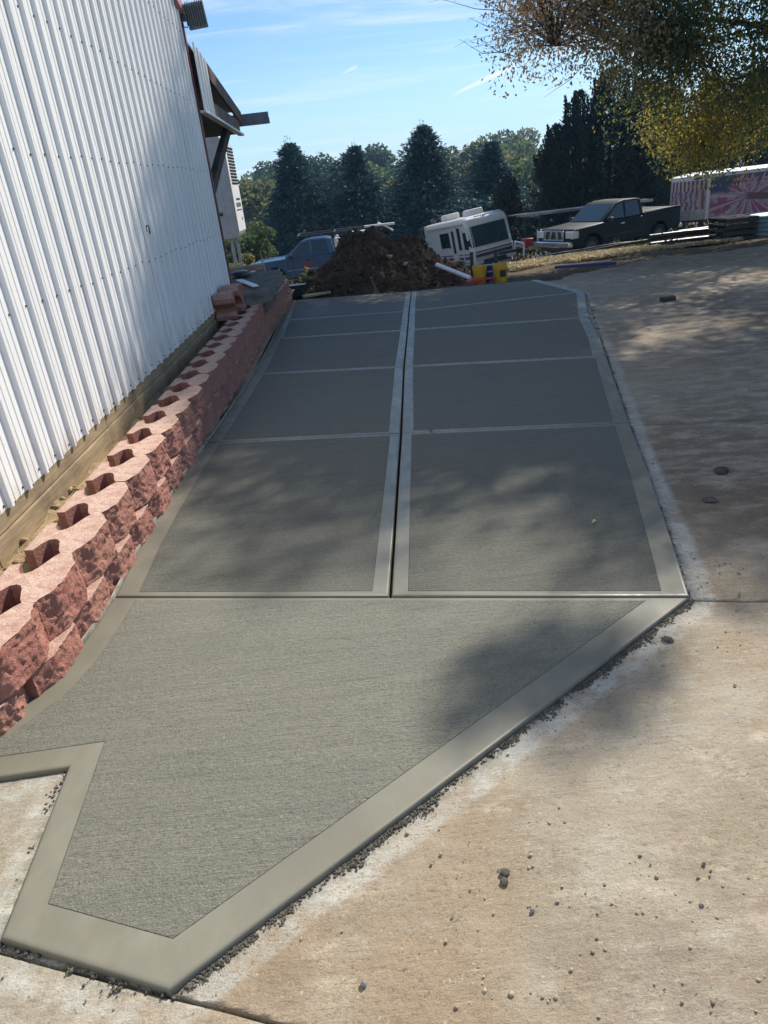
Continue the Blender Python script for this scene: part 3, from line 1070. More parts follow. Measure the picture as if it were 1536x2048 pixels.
def block_mesh(seed, hi=True):
    """one wall block, local: +x face, y along the wall, z up; origin at bottom, joint line x=0"""
    rs = random.Random(seed)
    side = [(-0.058, HW), (-0.076, 0.184), (-0.093, 0.138), (-0.109, 0.092), (-0.127, 0.062), (-0.150, 0.048), (-0.178, 0.053), (-0.201, 0.094), (-0.217, 0.150), (-0.262, 0.144)]
    nf = 54 if hi else 14
    nzr = 26 if hi else 7
    j = rs.uniform(-0.012, 0.012)
    key = [(0.0, -HW), (0.052, -0.108 + j), (0.056, 0.108 + j), (0.0, HW)]
    L = [0]
    for a, b in zip(key[:-1], key[1:]):
        L.append(L[-1] + math.hypot(b[0] - a[0], b[1] - a[1]))
    front = []
    for i in range(nf + 1):
        t = L[-1] * i / nf
        for s in range(3):
            if t <= L[s + 1] + 1e-9:
                u = (t - L[s]) / (L[s + 1] - L[s])
                a, b = key[s], key[s + 1]
                front.append((a[0] + (b[0] - a[0]) * u, a[1] + (b[1] - a[1]) * u))
                break
    sidR = [(x, y) for x, y in side]
    outline = front + sidR + [(-0.262, -0.144)] + [(x, -y) for x, y in reversed(side[:-1])]
    n = len(outline)
    bm = bmesh.new()
    rows = []
    for r in range(nzr + 1):
        z = BH * r / nzr
        row = []
        for i, (x, y) in enumerate(outline):
            p = Vector((x, y, z))
            if i <= nf:
                e = min(1, min(i, nf - i) / 3.0 + 0.35)
                ez = 0.45 if r in (0, nzr) else 1.0
                q = Vector((x * 9 + seed * 7.3, y * 9, z * 9))
                d = noise.noise(q * 0.5) * 0.009 + noise.fractal(q * 1.6, 0.6, 2.1, 5) * 0.006
                d -= abs(noise.noise(q * 2.6 + Vector((3, 3, 3)))) * 0.014
                d += noise.fractal(q * 6.0, 0.4, 2.2, 3) * 0.0045
                if r in (0, nzr):
                    d -= 0.003 + abs(noise.noise(q * 3)) * 0.008
                p.x += d * e * ez
                p.y += noise.noise(q * 1.4 + Vector((9, 1, 4))) * 0.006 * e
                if r not in (0, nzr):
                    p.z += noise.noise(q * 1.7 + Vector((1, 8, 3))) * 0.005
                else:
                    p.z += (noise.noise(q * 2.1) * 0.004 - 0.003) * (1 if r == nzr else 0)
            else:
                p.x += noise.noise(Vector((x * 20 + seed, y * 20, z * 14))) * 0.0012
            row.append(bm.verts.new(p))
        rows.append(row)
    for r in range(nzr):
        for i in range(n):
            jn = (i + 1) % n
            f = bm.faces.new((rows[r][i], rows[r][jn], rows[r + 1][jn], rows[r + 1][i]))
            f.smooth = i > nf
    # top: split into strips so the flat triangulates cleanly
    bm.faces.new(list(reversed(rows[0])))
    bm.faces.new(rows[nzr])
    bmesh.ops.recalc_face_normals(bm, faces=bm.faces)
    bmesh.ops.triangulate(bm, faces=[f for f in bm.faces if len(f.verts) > 4])
    me = bpy.data.meshes.new('wall_block')
    bm.to_mesh(me)
    bm.free()
    me.set_sharp_from_angle(angle=R(35))
    me.materials.append(M['block'])
    return me


HI = [block_mesh(k, True) for k in range(6)]
LO = [block_mesh(20 + k, False) for k in range(4)]
rw = empty('retaining_wall', (-1.47, 2.5, 0), None, 'dry-laid retaining wall of red split-face blocks with open hollows along the top', 'block wall')
XJ = -1.468


def put_block(me, x, y, z, rz=0.0):
    o = bpy.data.objects.new('wall_block', me)
    COL.objects.link(o)
    o.parent = rw
    o.location = (x + 1.47, y - 2.5, z)
    o.rotation_euler = (random.uniform(-0.006, 0.006), random.uniform(-0.006, 0.006), rz)
    return o


ZT = 0.262
for k in range(-2, 19):                                       # top course
    yc = 2.525 + BL * (k + 0.5)
    rz = random.uniform(-0.03, 0.03)
    x = XJ + random.uniform(-0.006, 0.006)
    if k == -1:
        rz, x = -0.16, XJ - 0.035
    if k == -2:
        rz, x, yc = -0.42, XJ - 0.19, yc + 0.02
    put_block(HI[(k * 5 + 3) % 6] if k < 8 else LO[k % 4], x, yc, ZT - BH + random.uniform(-0.003, 0.003), rz)
for c in range(1, 4):                                          # courses below, half-lapped
    kmax = [0, 31, 31, 31][c]
    kmin = [0, -2, 4, 17][c]
    for k in range(kmin, kmax):
        yc = 2.525 + BL * (k + (1.0 if c % 2 else 0.5))
        if yc > 15.35:
            break
        x = XJ + 0.004 * c + random.uniform(-0.008, 0.008)
        rz = random.uniform(-0.04, 0.04)
        if yc < 2.5:
            rz, x = -0.28, x - 0.10
        put_block(HI[(k * 7 + c) % 6] if k < 7 else LO[(k + c) % 4], x, yc, ZT - BH * (c + 1) - 0.004 * c, rz)

# loose blocks lying on the wall
LOOSE = block_mesh(41, True)
for loc, ang, lab in (((-1.90, 9.55, 0.525), 8, 'red wall block stood on end, hollow side out, nearer of the pair'),
                      ((-1.86, 10.02, 0.56), -3, 'red wall block stood on end just behind another, against the stone slab')):
    o = bpy.data.objects.new('loose_wall_block', LOOSE)
    COL.objects.link(o)
    o.matrix_world = Matrix.Translation(loc) @ Matrix.Rotation(R(ang), 4, 'Z') @ Matrix(((0, 0, 1, 0), (0, -1, 0, 0), (1, 0, 0, 0), (0, 0, 0, 1))) @ Matrix.Diagonal((1.05, 1.0, 1.35, 1))
    tag(o, lab, 'wall block')

# rough stone slab capping the far end
bm = bmesh.new()
out = [(-2.05, 10.55), (-1.62, 10.42), (-1.27, 10.62), (-1.30, 11.6), (-1.28, 12.6), (-1.40, 13.55), (-2.1, 13.5), (-2.3, 12.2), (-2.2, 11.3)]
dense = []
for i in range(len(out)):
    a, b = Vector(out[i]), Vector(out[(i + 1) % len(out)])
    for t in range(5):
        p = a.lerp(b, t / 5)
        d = noise.noise(Vector((p.x * 5, p.y * 5, 2)))
        dense.append((p.x + d * 0.035, p.y + d * 0.03))
rows = []
for r, z in enumerate((0.265, 0.31, 0.36, 0.40, 0.425)):
    rows.append([bm.verts.new((x + noise.noise(Vector((x * 9, y * 9, z * 14))) * 0.03 - (0.012 if r == 4 else 0) * (1 if x > -1.7 else -1), y, z + noise.noise(Vector((x * 4, y * 4, r))) * 0.012)) for x, y in dense])
n = len(dense)
for r in range(4):
    for i in range(n):
        bm.faces.new((rows[r][i], rows[r][(i + 1) % n], rows[r + 1][(i + 1) % n], rows[r + 1][i]))
bm.faces.new(rows[4])
bm.faces.new(list(reversed(rows[0])))
bmesh.ops.triangulate(bm, faces=[f for f in bm.faces if len(f.verts) > 4])
bmesh.ops.recalc_face_normals(bm, faces=bm.faces)
me = bpy.data.meshes.new('stone_slab')
bm.to_mesh(me)
bm.free()
tag(link('stone_slab', me, M['stone']), 'large flat grey stone slab lying on the far end of the red block wall', 'stone slab')
mb = MB()
mb.bar((-1.93, 12.1, 0.462), (-1.52, 10.95, 0.462), 0.10, 0.022)
tag(mb.build('white_board', M['pvc'], bevel=0.004), 'short white plastic trim board lying across the grey stone slab', 'board')
mb = MB()
mb.bar((-2.55, 13.9, 0.47), (-1.75, 13.95, 0.47), 0.28, 0.09)
tag(mb.build('timber_offcut', M['plank'], bevel=0.006), 'short weathered timber offcut behind the grey stone slab', 'timber')
mb = MB()
for k in range(2):
    mb.lathe([(0.10, 0.43), (0.16, 0.45), (0.16, 0.49), (0.11, 0.51)], 14, 'z', (-1.98 - 0.03 * k, 12.75 + k * 0.05, 0.0 + k * 0.03))
tag(mb.build('hose_coil', M['blackplastic'], smooth=True), 'small black coil lying at the back of the stone slab by the wall', 'hose')

# ------------------------------------------------------------------ vehicles
def wheel(parent, x, y, r=0.38, w=0.26, rim=None):
    out = 1 if y > 0 else -1
    mb = MB()
    mb.lathe([(r * 0.62, -w / 2), (r * 0.9, -w / 2), (r, -w * 0.33), (r, w * 0.33), (r * 0.9, w / 2), (r * 0.62, w / 2), (r * 0.6, 0)], 28, 'y', (x, y, r), cap=False)
    t = mb.build('wheel', M['rubber'], parent, smooth=True)
    mb = MB()
    yo = y + out * w * 0.30
    mb.lathe([(r * 0.62, y + out * w * 0.45), (r * 0.58, y + out * w * 0.46), (r * 0.52, yo), (r * 0.18, yo - out * 0.01), (r * 0.16, yo + out * 0.03), (0.01, yo + out * 0.03)], 24, 'y', (x, 0, r))
    for k in range(6):
        a = k * math.pi / 3
        mb.bar((x + r * 0.1 * math.cos(a), yo + out * 0.02, r + r * 0.1 * math.sin(a)), (x + r * 0.55 * math.cos(a), yo + out * 0.02, r + r * 0.55 * math.sin(a)), 0.03, r * 0.17)
    mb.build('rim', rim or M['alloy'], t, smooth=False)
    return t


def arc(cx, cz, r, a0, a1, n=10):
    return [(cx + r * math.cos(R(a0 + (a1 - a0) * i / n)), cz + r * math.sin(R(a0 + (a1 - a0) * i / n))) for i in range(n + 1)]


def loft(sections):
    """sections: list of equal-length 3-D outlines"""
    mb = MB()
    n = len(sections[0])
    vs = [p for s in sections for p in s]
    fs = []
    for k in range(len(sections) - 1):
        for i in range(n):
            fs.append((k * n + i, k * n + (i + 1) % n, (k + 1) * n + (i + 1) % n, (k + 1) * n + i))
    fs.append(tuple(range(n)))
    fs.append(tuple((len(sections) - 1) * n + i for i in range(n)))
    return mb.add(vs, fs)


def pickup(root, paint, style):
    """x forward, y left, z up, ground at 0"""
    W = 0.98
    fx, rx, wr = 1.78, -1.75, 0.385
    # lower body with wheel arches
    low = [(2.72, 0.52), (2.80, 0.66), (2.78, 1.00), (2.62, 1.13), (1.45, 1.20), (1.20, 1.22), (-0.86, 1.22), (-0.865, 1.215), (-0.875, 1.215), (-0.88, 1.30), (-2.86, 1.32), (-2.90, 0.62),
           (rx - 0.52, 0.50)]
    low += [(x, z) for x, z in arc(rx, wr + 0.03, 0.50, 180, 0)]
    low += [(rx + 0.52, 0.42), (fx - 0.52, 0.42)]
    low += [(x, z) for x, z in arc(fx, wr + 0.03, 0.50, 180, 0)]
    low += [(fx + 0.52, 0.44)]
    secs = []
    for yy, ins, dz in ((-W, 0.0, 0.0), (-W + 0.06, 0.0, 0.0), (W - 0.06, 0.0, 0.0), (W, 0.0, 0.0)):
        e = 0.985 if abs(yy) == W else 1.0
        secs.append([(x * e, yy, 0.80 + (z - 0.80) * (0.94 if abs(yy) == W else 1.0)) for x, z in low])
    body = loft(secs).build('body', paint, root, bevel=0.02)
    # cab
    cab = [(1.30, 1.20), (0.50, 1.80), (0.10, 1.875), (-0.55, 1.87), (-0.80, 1.82), (-0.90, 1.22)]
    secs = [[(x * 0.99, s * (0.93 - 0.20 * (z - 1.2)), z) for x, z in cab] for s in (-1, 1)]
    loft(secs).build('cab', paint, root, bevel=0.035, seg=3)
    # glass, set 4 mm proud of the tapering cab sides
    for s in (-1, 1):
        for poly in ([(1.05, 1.27), (0.46, 1.74), (0.16, 1.79), (0.14, 1.27)], [(0.04, 1.27), (0.04, 1.80), (-0.52, 1.80), (-0.62, 1.74), (-0.68, 1.27)]):
            mb = MB()
            a = [(x, s * (0.93 - 0.20 * (z - 1.2) + 0.004), z) for x, z in poly]
            b = [(x, s * (0.93 - 0.20 * (z - 1.2) - 0.03), z) for x, z in poly]
            n = len(poly)
            mb.add(a + b, [tuple(range(n)), tuple(range(n, 2 * n))] + [(i, (i + 1) % n, n + (i + 1) % n, n + i) for i in range(n)])
            mb.build('side_window', M['glass'], root)
    mb = MB()
    p = [(1.245, 1.245), (0.53, 1.782)]
    mb.add([(p[0][0] + 0.012, -0.80, p[0][1]), (p[0][0] + 0.012, 0.80, p[0][1]), (p[1][0] + 0.014, 0.70, p[1][1]), (p[1][0] + 0.014, -0.70, p[1][1]),
            (p[0][0] - 0.03, -0.80, p[0][1]), (p[0][0] - 0.03, 0.80, p[0][1]), (p[1][0] - 0.03, 0.70, p[1][1]), (p[1][0] - 0.03, -0.70, p[1][1])],
           [(0, 1, 2, 3), (4, 5, 6, 7), (0, 1, 5, 4), (1, 2, 6, 5), (2, 3, 7, 6), (3, 0, 4, 7)])
    mb.build('windscreen', M['windscreen'], root)
    # door seams as thin recessed-looking dark strips
    mb = MB()
    for s in (-1, 1):
        for x0 in (1.16, 0.09, -0.78):
            mb.box((x0, s * (W + 0.0012), 0.86), (0.012, 0.004, 0.70))
        mb.box((-0.872, s * (W - 0.02), 1.0), (0.02, 0.045, 0.62))
    mb.build('door_seam', M['blackplastic'], root)['kind'] = 'stuff'
    for s in (-1, 1):
        mb = MB()
        mb.box((0.28, s * (W + 0.012), 1.06), (0.20, 0.03, 0.045))
        mb.build('door_handle', M['chrome'] if style == 'nis' else M['blackplastic'], root, bevel=0.01)
        mb = MB()
        mb.box((0.98, s * (W + 0.10), 1.27), (0.13, 0.20, 0.17))
        mb.bar((0.98, s * (W - 0.05), 1.22), (0.98, s * (W + 0.06), 1.24), 0.05, 0.04)
        mb.build('mirror', M['blackplastic'], root, bevel=0.03)
        mb = MB()
        mb.box((0.2, s * (W + 0.005), 0.70), (2.0, 0.014, 0.035))
        mb.build('side_moulding', M['darksteel'] if style == 'nis' else M['steel'], root, bevel=0.004)
        mb = MB()
        if style == 'nis':
            mb.prism([(-0.30, -0.16), (0.22, -0.14), (0.24, 0.13), (-0.08, 0.20), (-0.30, 0.16)], 'z', 0.80, 1.06)
            mb.v = [(2.55 - abs(p[1]) * 0.0 + p[1] * 0.8 * 0.9, s * (0.80 + p[0] * 0.0) + s * (0.06 if p[1] < 0 else -0.10), p[2] + p[0] * 0.18) for p in mb.v]
            mb = MB()
            mb.box((2.62, s * 0.80, 0.93), (0.34, 0.38, 0.27))
        else:
            mb.box((2.68, s * 0.80, 0.90), (0.24, 0.38, 0.20))
        mb.build('headlight', M['lampwhite'], root, bevel=0.03)
        mb = MB()
        mb.box((2.50, s * (W + 0.002), 0.93), (0.12, 0.012, 0.16))
        mb.build('turn_signal', M['amber'], root, bevel=0.004)
    # grille and bumper
    g = empty('grille_root') if False else None
    mb = MB()
    mb.box((2.795, 0, 0.92), (0.05, 1.10, 0.30))
    gr = mb.build('grille', M['blackplastic'], root, bevel=0.01)
    mb = MB()
    for yy in (-0.50, -0.18, 0.18, 0.50):
        mb.box((2.83, yy, 0.92), (0.04, 0.13, 0.29), Matrix.Rotation(R(10 if yy > 0 else -10), 3, 'X'))
    mb.box((2.83, 0, 1.075), (0.05, 1.16, 0.05))
    mb.box((2.83, 0, 0.765), (0.05, 1.16, 0.04))
    mb.build('grille_bar', M['chrome'], gr, bevel=0.01)
    mb = MB()
    mb.box((2.80, 0, 0.60), (0.22, 1.92, 0.22))
    mb.build('front_bumper', M['chrome'] if style == 'nis' else M['darksteel'], root, bevel=0.04)
    mb = MB()
    mb.box((2.76, 0, 0.42), (0.14, 1.6, 0.12))
    mb.build('air_dam', M['blackplastic'], root, bevel=0.02)
    mb = MB()
    mb.box((-2.94, 0, 0.58), (0.20, 1.9, 0.18))
    mb.build('rear_bumper', M['chrome'], root, bevel=0.03)
    mb = MB()
    mb.box((-1.88, 0, 1.20), (1.86, 1.62, 0.02))
    mb.box((-1.88, 0.93, 1.335), (1.95, 0.09, 0.03))
    mb.box((-1.88, -0.93, 1.335), (1.95, 0.09, 0.03))
    mb.build('bed_rail', M['blackplastic'], root, bevel=0.008)
    mb = MB()
    mb.box((0, 0, 0.50), (4.6, 1.5, 0.16))
    mb.build('chassis', M['darksteel'], root)
    for x in (fx, rx):
        for s in (-1, 1):
            wheel(root, x, s * (W - 0.15), wr, rim=M['darkalloy'])


def frame3(fwd, roll=0.0):
    """rotation with +x along fwd, +z as close to up as the roll allows"""
    f = Vector(fwd).normalized()
    u = Vector((0, 0, 1))
    l = u.cross(f).normalized()
    u = f.cross(l)
    m = Matrix((f, l, u)).transposed()
    return m @ Matrix.Rotation(roll, 3, 'X')


# blue pickup, nose to the left
bt = empty('pickup_truck', (-1.74, 33.0, -2.10), frame3((-1, 0.02, 0)), 'blue pickup truck with a pipe rack and white side boxes behind the dirt pile', 'pickup truck')
pickup(bt, M['bluepaint'], 'chev')
mb = MB()
for s in (-1, 1):
    mb.tube([(0.65, s * 0.80, 2.02), (-3.05, s * 0.80, 2.06)], 0.035, 8)
    for x in (-0.98, -2.85):
        mb.tube([(x, s * 0.86, 1.32), (x, s * 0.80, 2.04)], 0.035, 8)
for x in (0.6, -0.98, -1.9, -2.85):
    mb.tube([(x, -0.86, 2.04), (x, 0.86, 2.04)], 0.025, 8)
mb.build('pipe_rack', M['darksteel'], bt)
for s in (-1, 1):
    mb = MB()
    mb.box((-1.90, s * 0.80, 1.53), (1.70, 0.34, 0.34))
    tb = mb.build('side_box', M['lightgrey'], bt, bevel=0.015)
    mb = MB()
    for x in (-1.02, -2.78):
        mb.box((x, s * 0.80, 1.56), (0.13, 0.40, 0.52))
    mb.box((-1.9, s * 0.985, 1.34), (1.7, 0.03, 0.05))
    mb.build('box_post', M['white'], bt, bevel=0.01)
mb = MB()
mb.box((-2.1, 0.55, 1.90), (0.75, 0.4, 0.16))
mb.build('rack_crate', M['white'], bt, bevel=0.01)
mb = MB()
mb.tube([(-2.3, 0.8, 2.12), (-3.6, 0.8, 2.12)], 0.05, 8)
mb.tube([(-2.9, 0.5, 2.2), (-3.3, 0.85, 2.0), (-3.5, 0.85, 1.85)], 0.04, 8)
mb.build('carried_pipe', M['white'], bt)
mb = MB()
for yy, hh in ((0.72, 0.20), (0.60, 0.035), (0.66, 0.03)):
    pass
for k in range(3):
    mb.box((0.45 - k * 0.16, 0.9855, 0.90), (0.09, 0.004, 0.17))
mb.box((0.28, 0.9855, 0.735), (0.55, 0.004, 0.05))
mb.box((0.28, 0.9855, 0.665), (0.42, 0.004, 0.035))
mb.build('door_lettering', M['redplastic'], bt)

# charcoal pickup
gt_scale = 0.95
gt = empty('pickup_truck', (9.72, 28.2, -1.60), frame3((-0.905, -0.425, -0.01)), 'dark charcoal pickup truck with a chrome grille, hitched in front of the flag trailer', 'pickup truck')
pickup(gt, M['charcoal'], 'nis')
gt.scale = (gt_scale, gt_scale, gt_scale)

# enclosed trailer with a flag wrap
tr = empty('enclosed_trailer', (16.9, 31.05, -1.52), None, 'white enclosed cargo trailer wrapped with a waving flag design', 'trailer')
q = NM('flag_wrap')
sp = q.n.new('ShaderNodeSeparateXYZ')
q.l.new(q.tc.outputs['Object'], sp.inputs[0])
X_, Z_ = sp.outputs[0], sp.outputs[2]
# fan of folds gathered at a hand
dx = q.math('SUBTRACT', X_, -0.95)
dz = q.math('SUBTRACT', Z_, 1.18)
ang = q.math('ARCTAN2', dz, dx)
rad = q.math('SQRT', q.math('ADD', q.math('MULTIPLY', dx, dx), q.math('MULTIPLY', dz, dz)))
wob = q.noise(1.6, 3, 0.6)
ph = q.math('ADD', q.math('MULTIPLY', ang, 8.0), q.math('MULTIPLY', wob, 14.0))
str_ = q.math('SINE', ph)
c = q.mix(q.mr(str_, -0.15, 0.2), (0.42, 0.29, 0.37), (0.34, 0.085, 0.15))
fold = q.math('SINE', q.math('MULTIPLY', ang, 19))
c = q.mix(q.mr(fold, 0.4, 0.95, 0, 0.5), c, (0.70, 0.62, 0.64))
c = q.mix(q.mr(q.noise(3.5, 4), 0.52, 0.7, 0, 0.5), c, (0.17, 0.16, 0.26))
canton = q.math('MULTIPLY', q.mr(Z_, 1.32, 1.5), q.mr(X_, -1.55, -1.95), True)
stars = q.mr(q.voro(5.5), 0.10, 0.16, 1, 0)
c = q.mix(canton, c, q.mix(stars, (0.035, 0.055, 0.16), (0.6, 0.62, 0.68)))
topb = q.mr(Z_, 1.66, 1.74)
c = q.mix(q.math('MULTIPLY', topb, 0.85), c, q.mix(q.mr(q.noise(1.4, 4), 0.4, 0.6), (0.04, 0.06, 0.14), (0.20, 0.05, 0.08)))
arm = q.math('MULTIPLY', q.mr(q.math('ABSOLUTE', q.math('ADD', dz, q.math('MULTIPLY', dx, 0.10))), 0.16, 0.10), q.mr(dx, -0.25, 0.05), True)
c = q.mix(q.math('MULTIPLY', arm, q.mr(dx, 2.4, 1.9)), c, (0.16, 0.075, 0.08))
skyp = q.math('MULTIPLY', q.mr(X_, 0.55, 0.8), q.mr(Z_, 1.26, 1.36), True)
lat = q.mr(q.math('SINE', q.math('MULTIPLY', q.math('ADD', X_, q.math('MULTIPLY', Z_, 0.5)), 22)), 0.75, 0.95)
lat2 = q.mr(q.math('SINE', q.math('MULTIPLY', q.math('SUBTRACT', Z_, q.math('MULTIPLY', X_, 0.35)), 26)), 0.75, 0.95)
c = q.mix(q.math('MULTIPLY', skyp, q.mr(Z_, 1.75, 1.7)), c, q.mix(q.math('MAXIMUM', lat, lat2), (0.16, 0.21, 0.34), (0.55, 0.60, 0.66)))
q.set(color=c, rough=0.35, spec=0.4)
M['wrap'] = q.m
q = NM('front_wrap')
sp = q.n.new('ShaderNodeSeparateXYZ')
q.l.new(q.tc.outputs['Object'], sp.inputs[0])
Z_ = sp.outputs[2]
U_ = q.math('ADD', sp.outputs[0], q.math('MULTIPLY', sp.outputs[1], -0.9))
st1 = q.math('SINE', q.math('ADD', q.math('MULTIPLY', U_, 24), q.math('MULTIPLY', q.noise(2.5, 3), 10)))
c = q.mix(q.mr(st1, -0.2, 0.2), (0.48, 0.42, 0.46), (0.30, 0.10, 0.12))
c = q.mix(q.mr(q.noise(4.5, 4, 0.6, q.coords((1.5, 1, 0.6))), 0.50, 0.64, 0, 0.75), c, (0.24, 0.25, 0.38))
c = q.mix(q.mr(q.noise(9, 3, 0.6, q.coords((1.5, 1, 0.5))), 0.58, 0.66, 0, 0.7), c, (0.68, 0.67, 0.70))
c = q.mix(q.mr(Z_, 1.55, 1.60), c, q.mix(q.mr(q.math('SINE', q.math('MULTIPLY', U_, 30)), 0.0, 0.3), (0.55, 0.5, 0.52), (0.20, 0.035, 0.05)))
q.set(color=c, rough=0.35, spec=0.4)
M['wrapfront'] = q.m

TL, TW = 5.2, 2.0       # box length, width
# plan outline: rounded nose to the left (-x)
nose = [(-TL / 2 + 0.02, -TW / 2), (-3.15, -0.72), (-3.55, -0.35), (-3.68, 0.0), (-3.55, 0.35), (-3.15, 0.72), (-TL / 2 + 0.02, TW / 2)]
plan = [(TL / 2, TW / 2), (TL / 2, -TW / 2)] + nose
mb = MB()
mb.prism(plan, 'z', 0.48, 2.06)
mb.build('body', M['white'], tr, bevel=0.02)
mb = MB()
lo = [(x, y, 2.062) for x, y in plan]
mid = [(x * 0.995, y * 0.98, 2.14) for x, y in plan]
hi = [(x * 0.96 + 0.02, y * 0.72, 2.20) for x, y in plan]
hi = [(x, y, 2.20 - (0.10 * max(0, (-2.6 - x)) )) for x, y, z in hi]
mid = [(x, y, 2.14 - (0.05 * max(0, (-2.6 - x)))) for x, y, z in mid]
n = len(plan)
mb.add(lo + mid + hi, [(i, (i + 1) % n, n + (i + 1) % n, n + i) for i in range(n)] + [(n + i, n + (i + 1) % n, 2 * n + (i + 1) % n, 2 * n + i) for i in range(n)] + [tuple(range(2 * n, 3 * n)), tuple(range(n))])
mb.build('roof', M['white'], tr, bevel=0.02)
mb = MB()
mb.box((0.03, -TW / 2 - 0.003, 1.26), (TL - 0.10, 0.008, 1.50))
mb.build('side_wrap', M['wrap'], tr)
mb = MB()
pts = nose[:4]
pts2 = [(x - 0.004, y - 0.004) for x, y in pts]
a = [(x, y, 0.86) for x, y in pts2] + [(x, y, 1.94) for x, y in pts2]
mb.add(a, [(i, i + 1, 4 + i + 1, 4 + i) for i in range(3)])
mb.build('front_wrap', M['wrapfront'], tr)
mb = MB()
a = [(x - 0.002, y - 0.008, 0.47) for x, y in pts2] + [(x - 0.002, y - 0.008, 0.855) for x, y in pts2]
mb.add(a, [(i, i + 1, 4 + i + 1, 4 + i) for i in range(3)])
mb.build('stone_guard', M['steel'], tr)
mb = MB()
mb.box((-TL / 2 - 0.02, -TW / 2 - 0.012, 1.26), (0.10, 0.02, 1.56))
mb.build('corner_post', M['cream'], tr, bevel=0.006)
for k in range(3):
    mb = MB()
    mb.lathe([(0.035, -0.014), (0.03, -0.03), (0.0, -0.035)], 10, 'y', (-3.08 + k * 0.22, -0.775 - k * 0.105, 2.00 + 0.01 * k), cap=False)
    mb.build('marker_light', M['darksteel'], tr)
mb = MB()
mb.box((-2.72, -0.965, 2.10), (0.16, 0.03, 0.05))
mb.build('corner_marker', M['amber'], tr)
mb = MB()
fnd = [(x + 0.9, z) for x, z in [(-0.52, 0.44)] + arc(0, 0.44, 0.52, 180, 0) + [(0.52, 0.44), (0.45, 0.44)] + arc(0, 0.44, 0.45, 0, 180) + [(-0.45, 0.44)]]
mb.prism(fnd, 'y', -TW / 2 - 0.14, -TW / 2 + 0.05)
mb.build('fender', M['lightgrey'], tr)
mb = MB()
mb.prism([(x + 0.9, z) for x, z in [(-0.45, 0.44)] + arc(0, 0.44, 0.45, 180, 0)], 'y', -TW / 2 - 0.012, -TW / 2 + 0.05)
mb.build('wheel_well', M['blackplastic'], tr)
for s in (-1, 1):
    wheel(tr, 0.9, s * (TW / 2 + 0.02), 0.36, 0.22, M['lightgrey'])
mb = MB()
mb.bar((-3.4, 0, 0.42), (-4.6, 0, 0.45), 0.1, 0.12)
mb.bar((-2.4, 0.7, 0.42), (-4.5, 0.05, 0.44), 0.08, 0.1)
mb.bar((-2.4, -0.7, 0.42), (-4.5, -0.05, 0.44), 0.08, 0.1)
mb.tube([(-4.2, 0, -0.05), (-4.2, 0, 0.75)], 0.035, 8)
mb.build('drawbar', M['darksteel'], tr)


def text_part(body, size, loc, mat, parent, name, shear=0.0, bold=0.0, ext=0.004):
    cu = bpy.data.curves.new(name, 'FONT')
    cu.body = body
    cu.size = size
    cu.shear = shear
    cu.offset = bold
    cu.extrude = ext
    cu.align_x = 'CENTER'
    o = bpy.data.objects.new(name, cu)
    COL.objects.link(o)
    dg = bpy.context.evaluated_depsgraph_get()
    me = bpy.data.meshes.new_from_object(o.evaluated_get(dg))
    bpy.data.objects.remove(o)
    bpy.data.curves.remove(cu)
    t = link(name, me, mat, parent)
    t.location = loc
    t.rotation_euler = (R(90), 0, 0)
    return t


M['pink'] = simple('pink_print', (0.55, 0.30, 0.32), 0.4)
text_part('Moly Haines', 0.50, (-0.45, -TW / 2 - 0.012, 1.62), M['pink'], tr, 'script_lettering', 0.35, 0.012)
text_part('MOVE', 0.28, (-3.0, -0.84, 1.62), M['pink'], tr, 'front_lettering').rotation_euler = (R(90), 0, R(-32))
mb = MB()
mb.box((0.28, -TW / 2 - 0.014, 1.45), (0.24, 0.012, 0.24), Matrix.Rotation(R(45), 3, 'Y'))
mb.build('white_diamond', M['white'], tr)

# motorhome
mh = empty('motorhome', (7.0, 36.6, -3.0), frame3((0.25, -0.968, 0.085), R(5.8)), 'cream motorhome with a wide windscreen, leaning on the slope below the dirt pile', 'motorhome')
ML, MW = 6.6, 1.24
prof = [(0.0, 0.62), (0.06, 1.30), (-0.03, 1.44), (-0.26, 2.60), (-0.44, 2.90), (-0.85, 3.05), (-ML, 3.02), (-ML - 0.04, 2.9), (-ML, 0.66)]
secs = []
for yy, e, zt_ in ((-MW, 0.16, 0.10), (-MW + 0.10, 0.04, 0.03), (-MW + 0.28, 0.0, 0.0), (MW - 0.28, 0.0, 0.0), (MW - 0.10, 0.04, 0.03), (MW, 0.16, 0.10)):
    secs.append([(x - (e if x > -1 else 0), yy, z - (zt_ if z > 2.8 else 0)) for x, z in prof])
loft(secs).build('body', M['cream'], mh, bevel=0.03, seg=3)


def slab_quad(mb, pts, t):
    """thick pane from 4 corner points, thickness t along its normal"""
    p = [Vector(a) for a in pts]
    nn = (p[1] - p[0]).cross(p[3] - p[0]).normalized()
    vs = [a + nn * t for a in p] + [a - nn * 0.02 for a in p]
    mb.add(vs, [(0, 1, 2, 3), (4, 5, 6, 7)] + [(i, (i + 1) % 4, 4 + (i + 1) % 4, 4 + i) for i in range(4)])


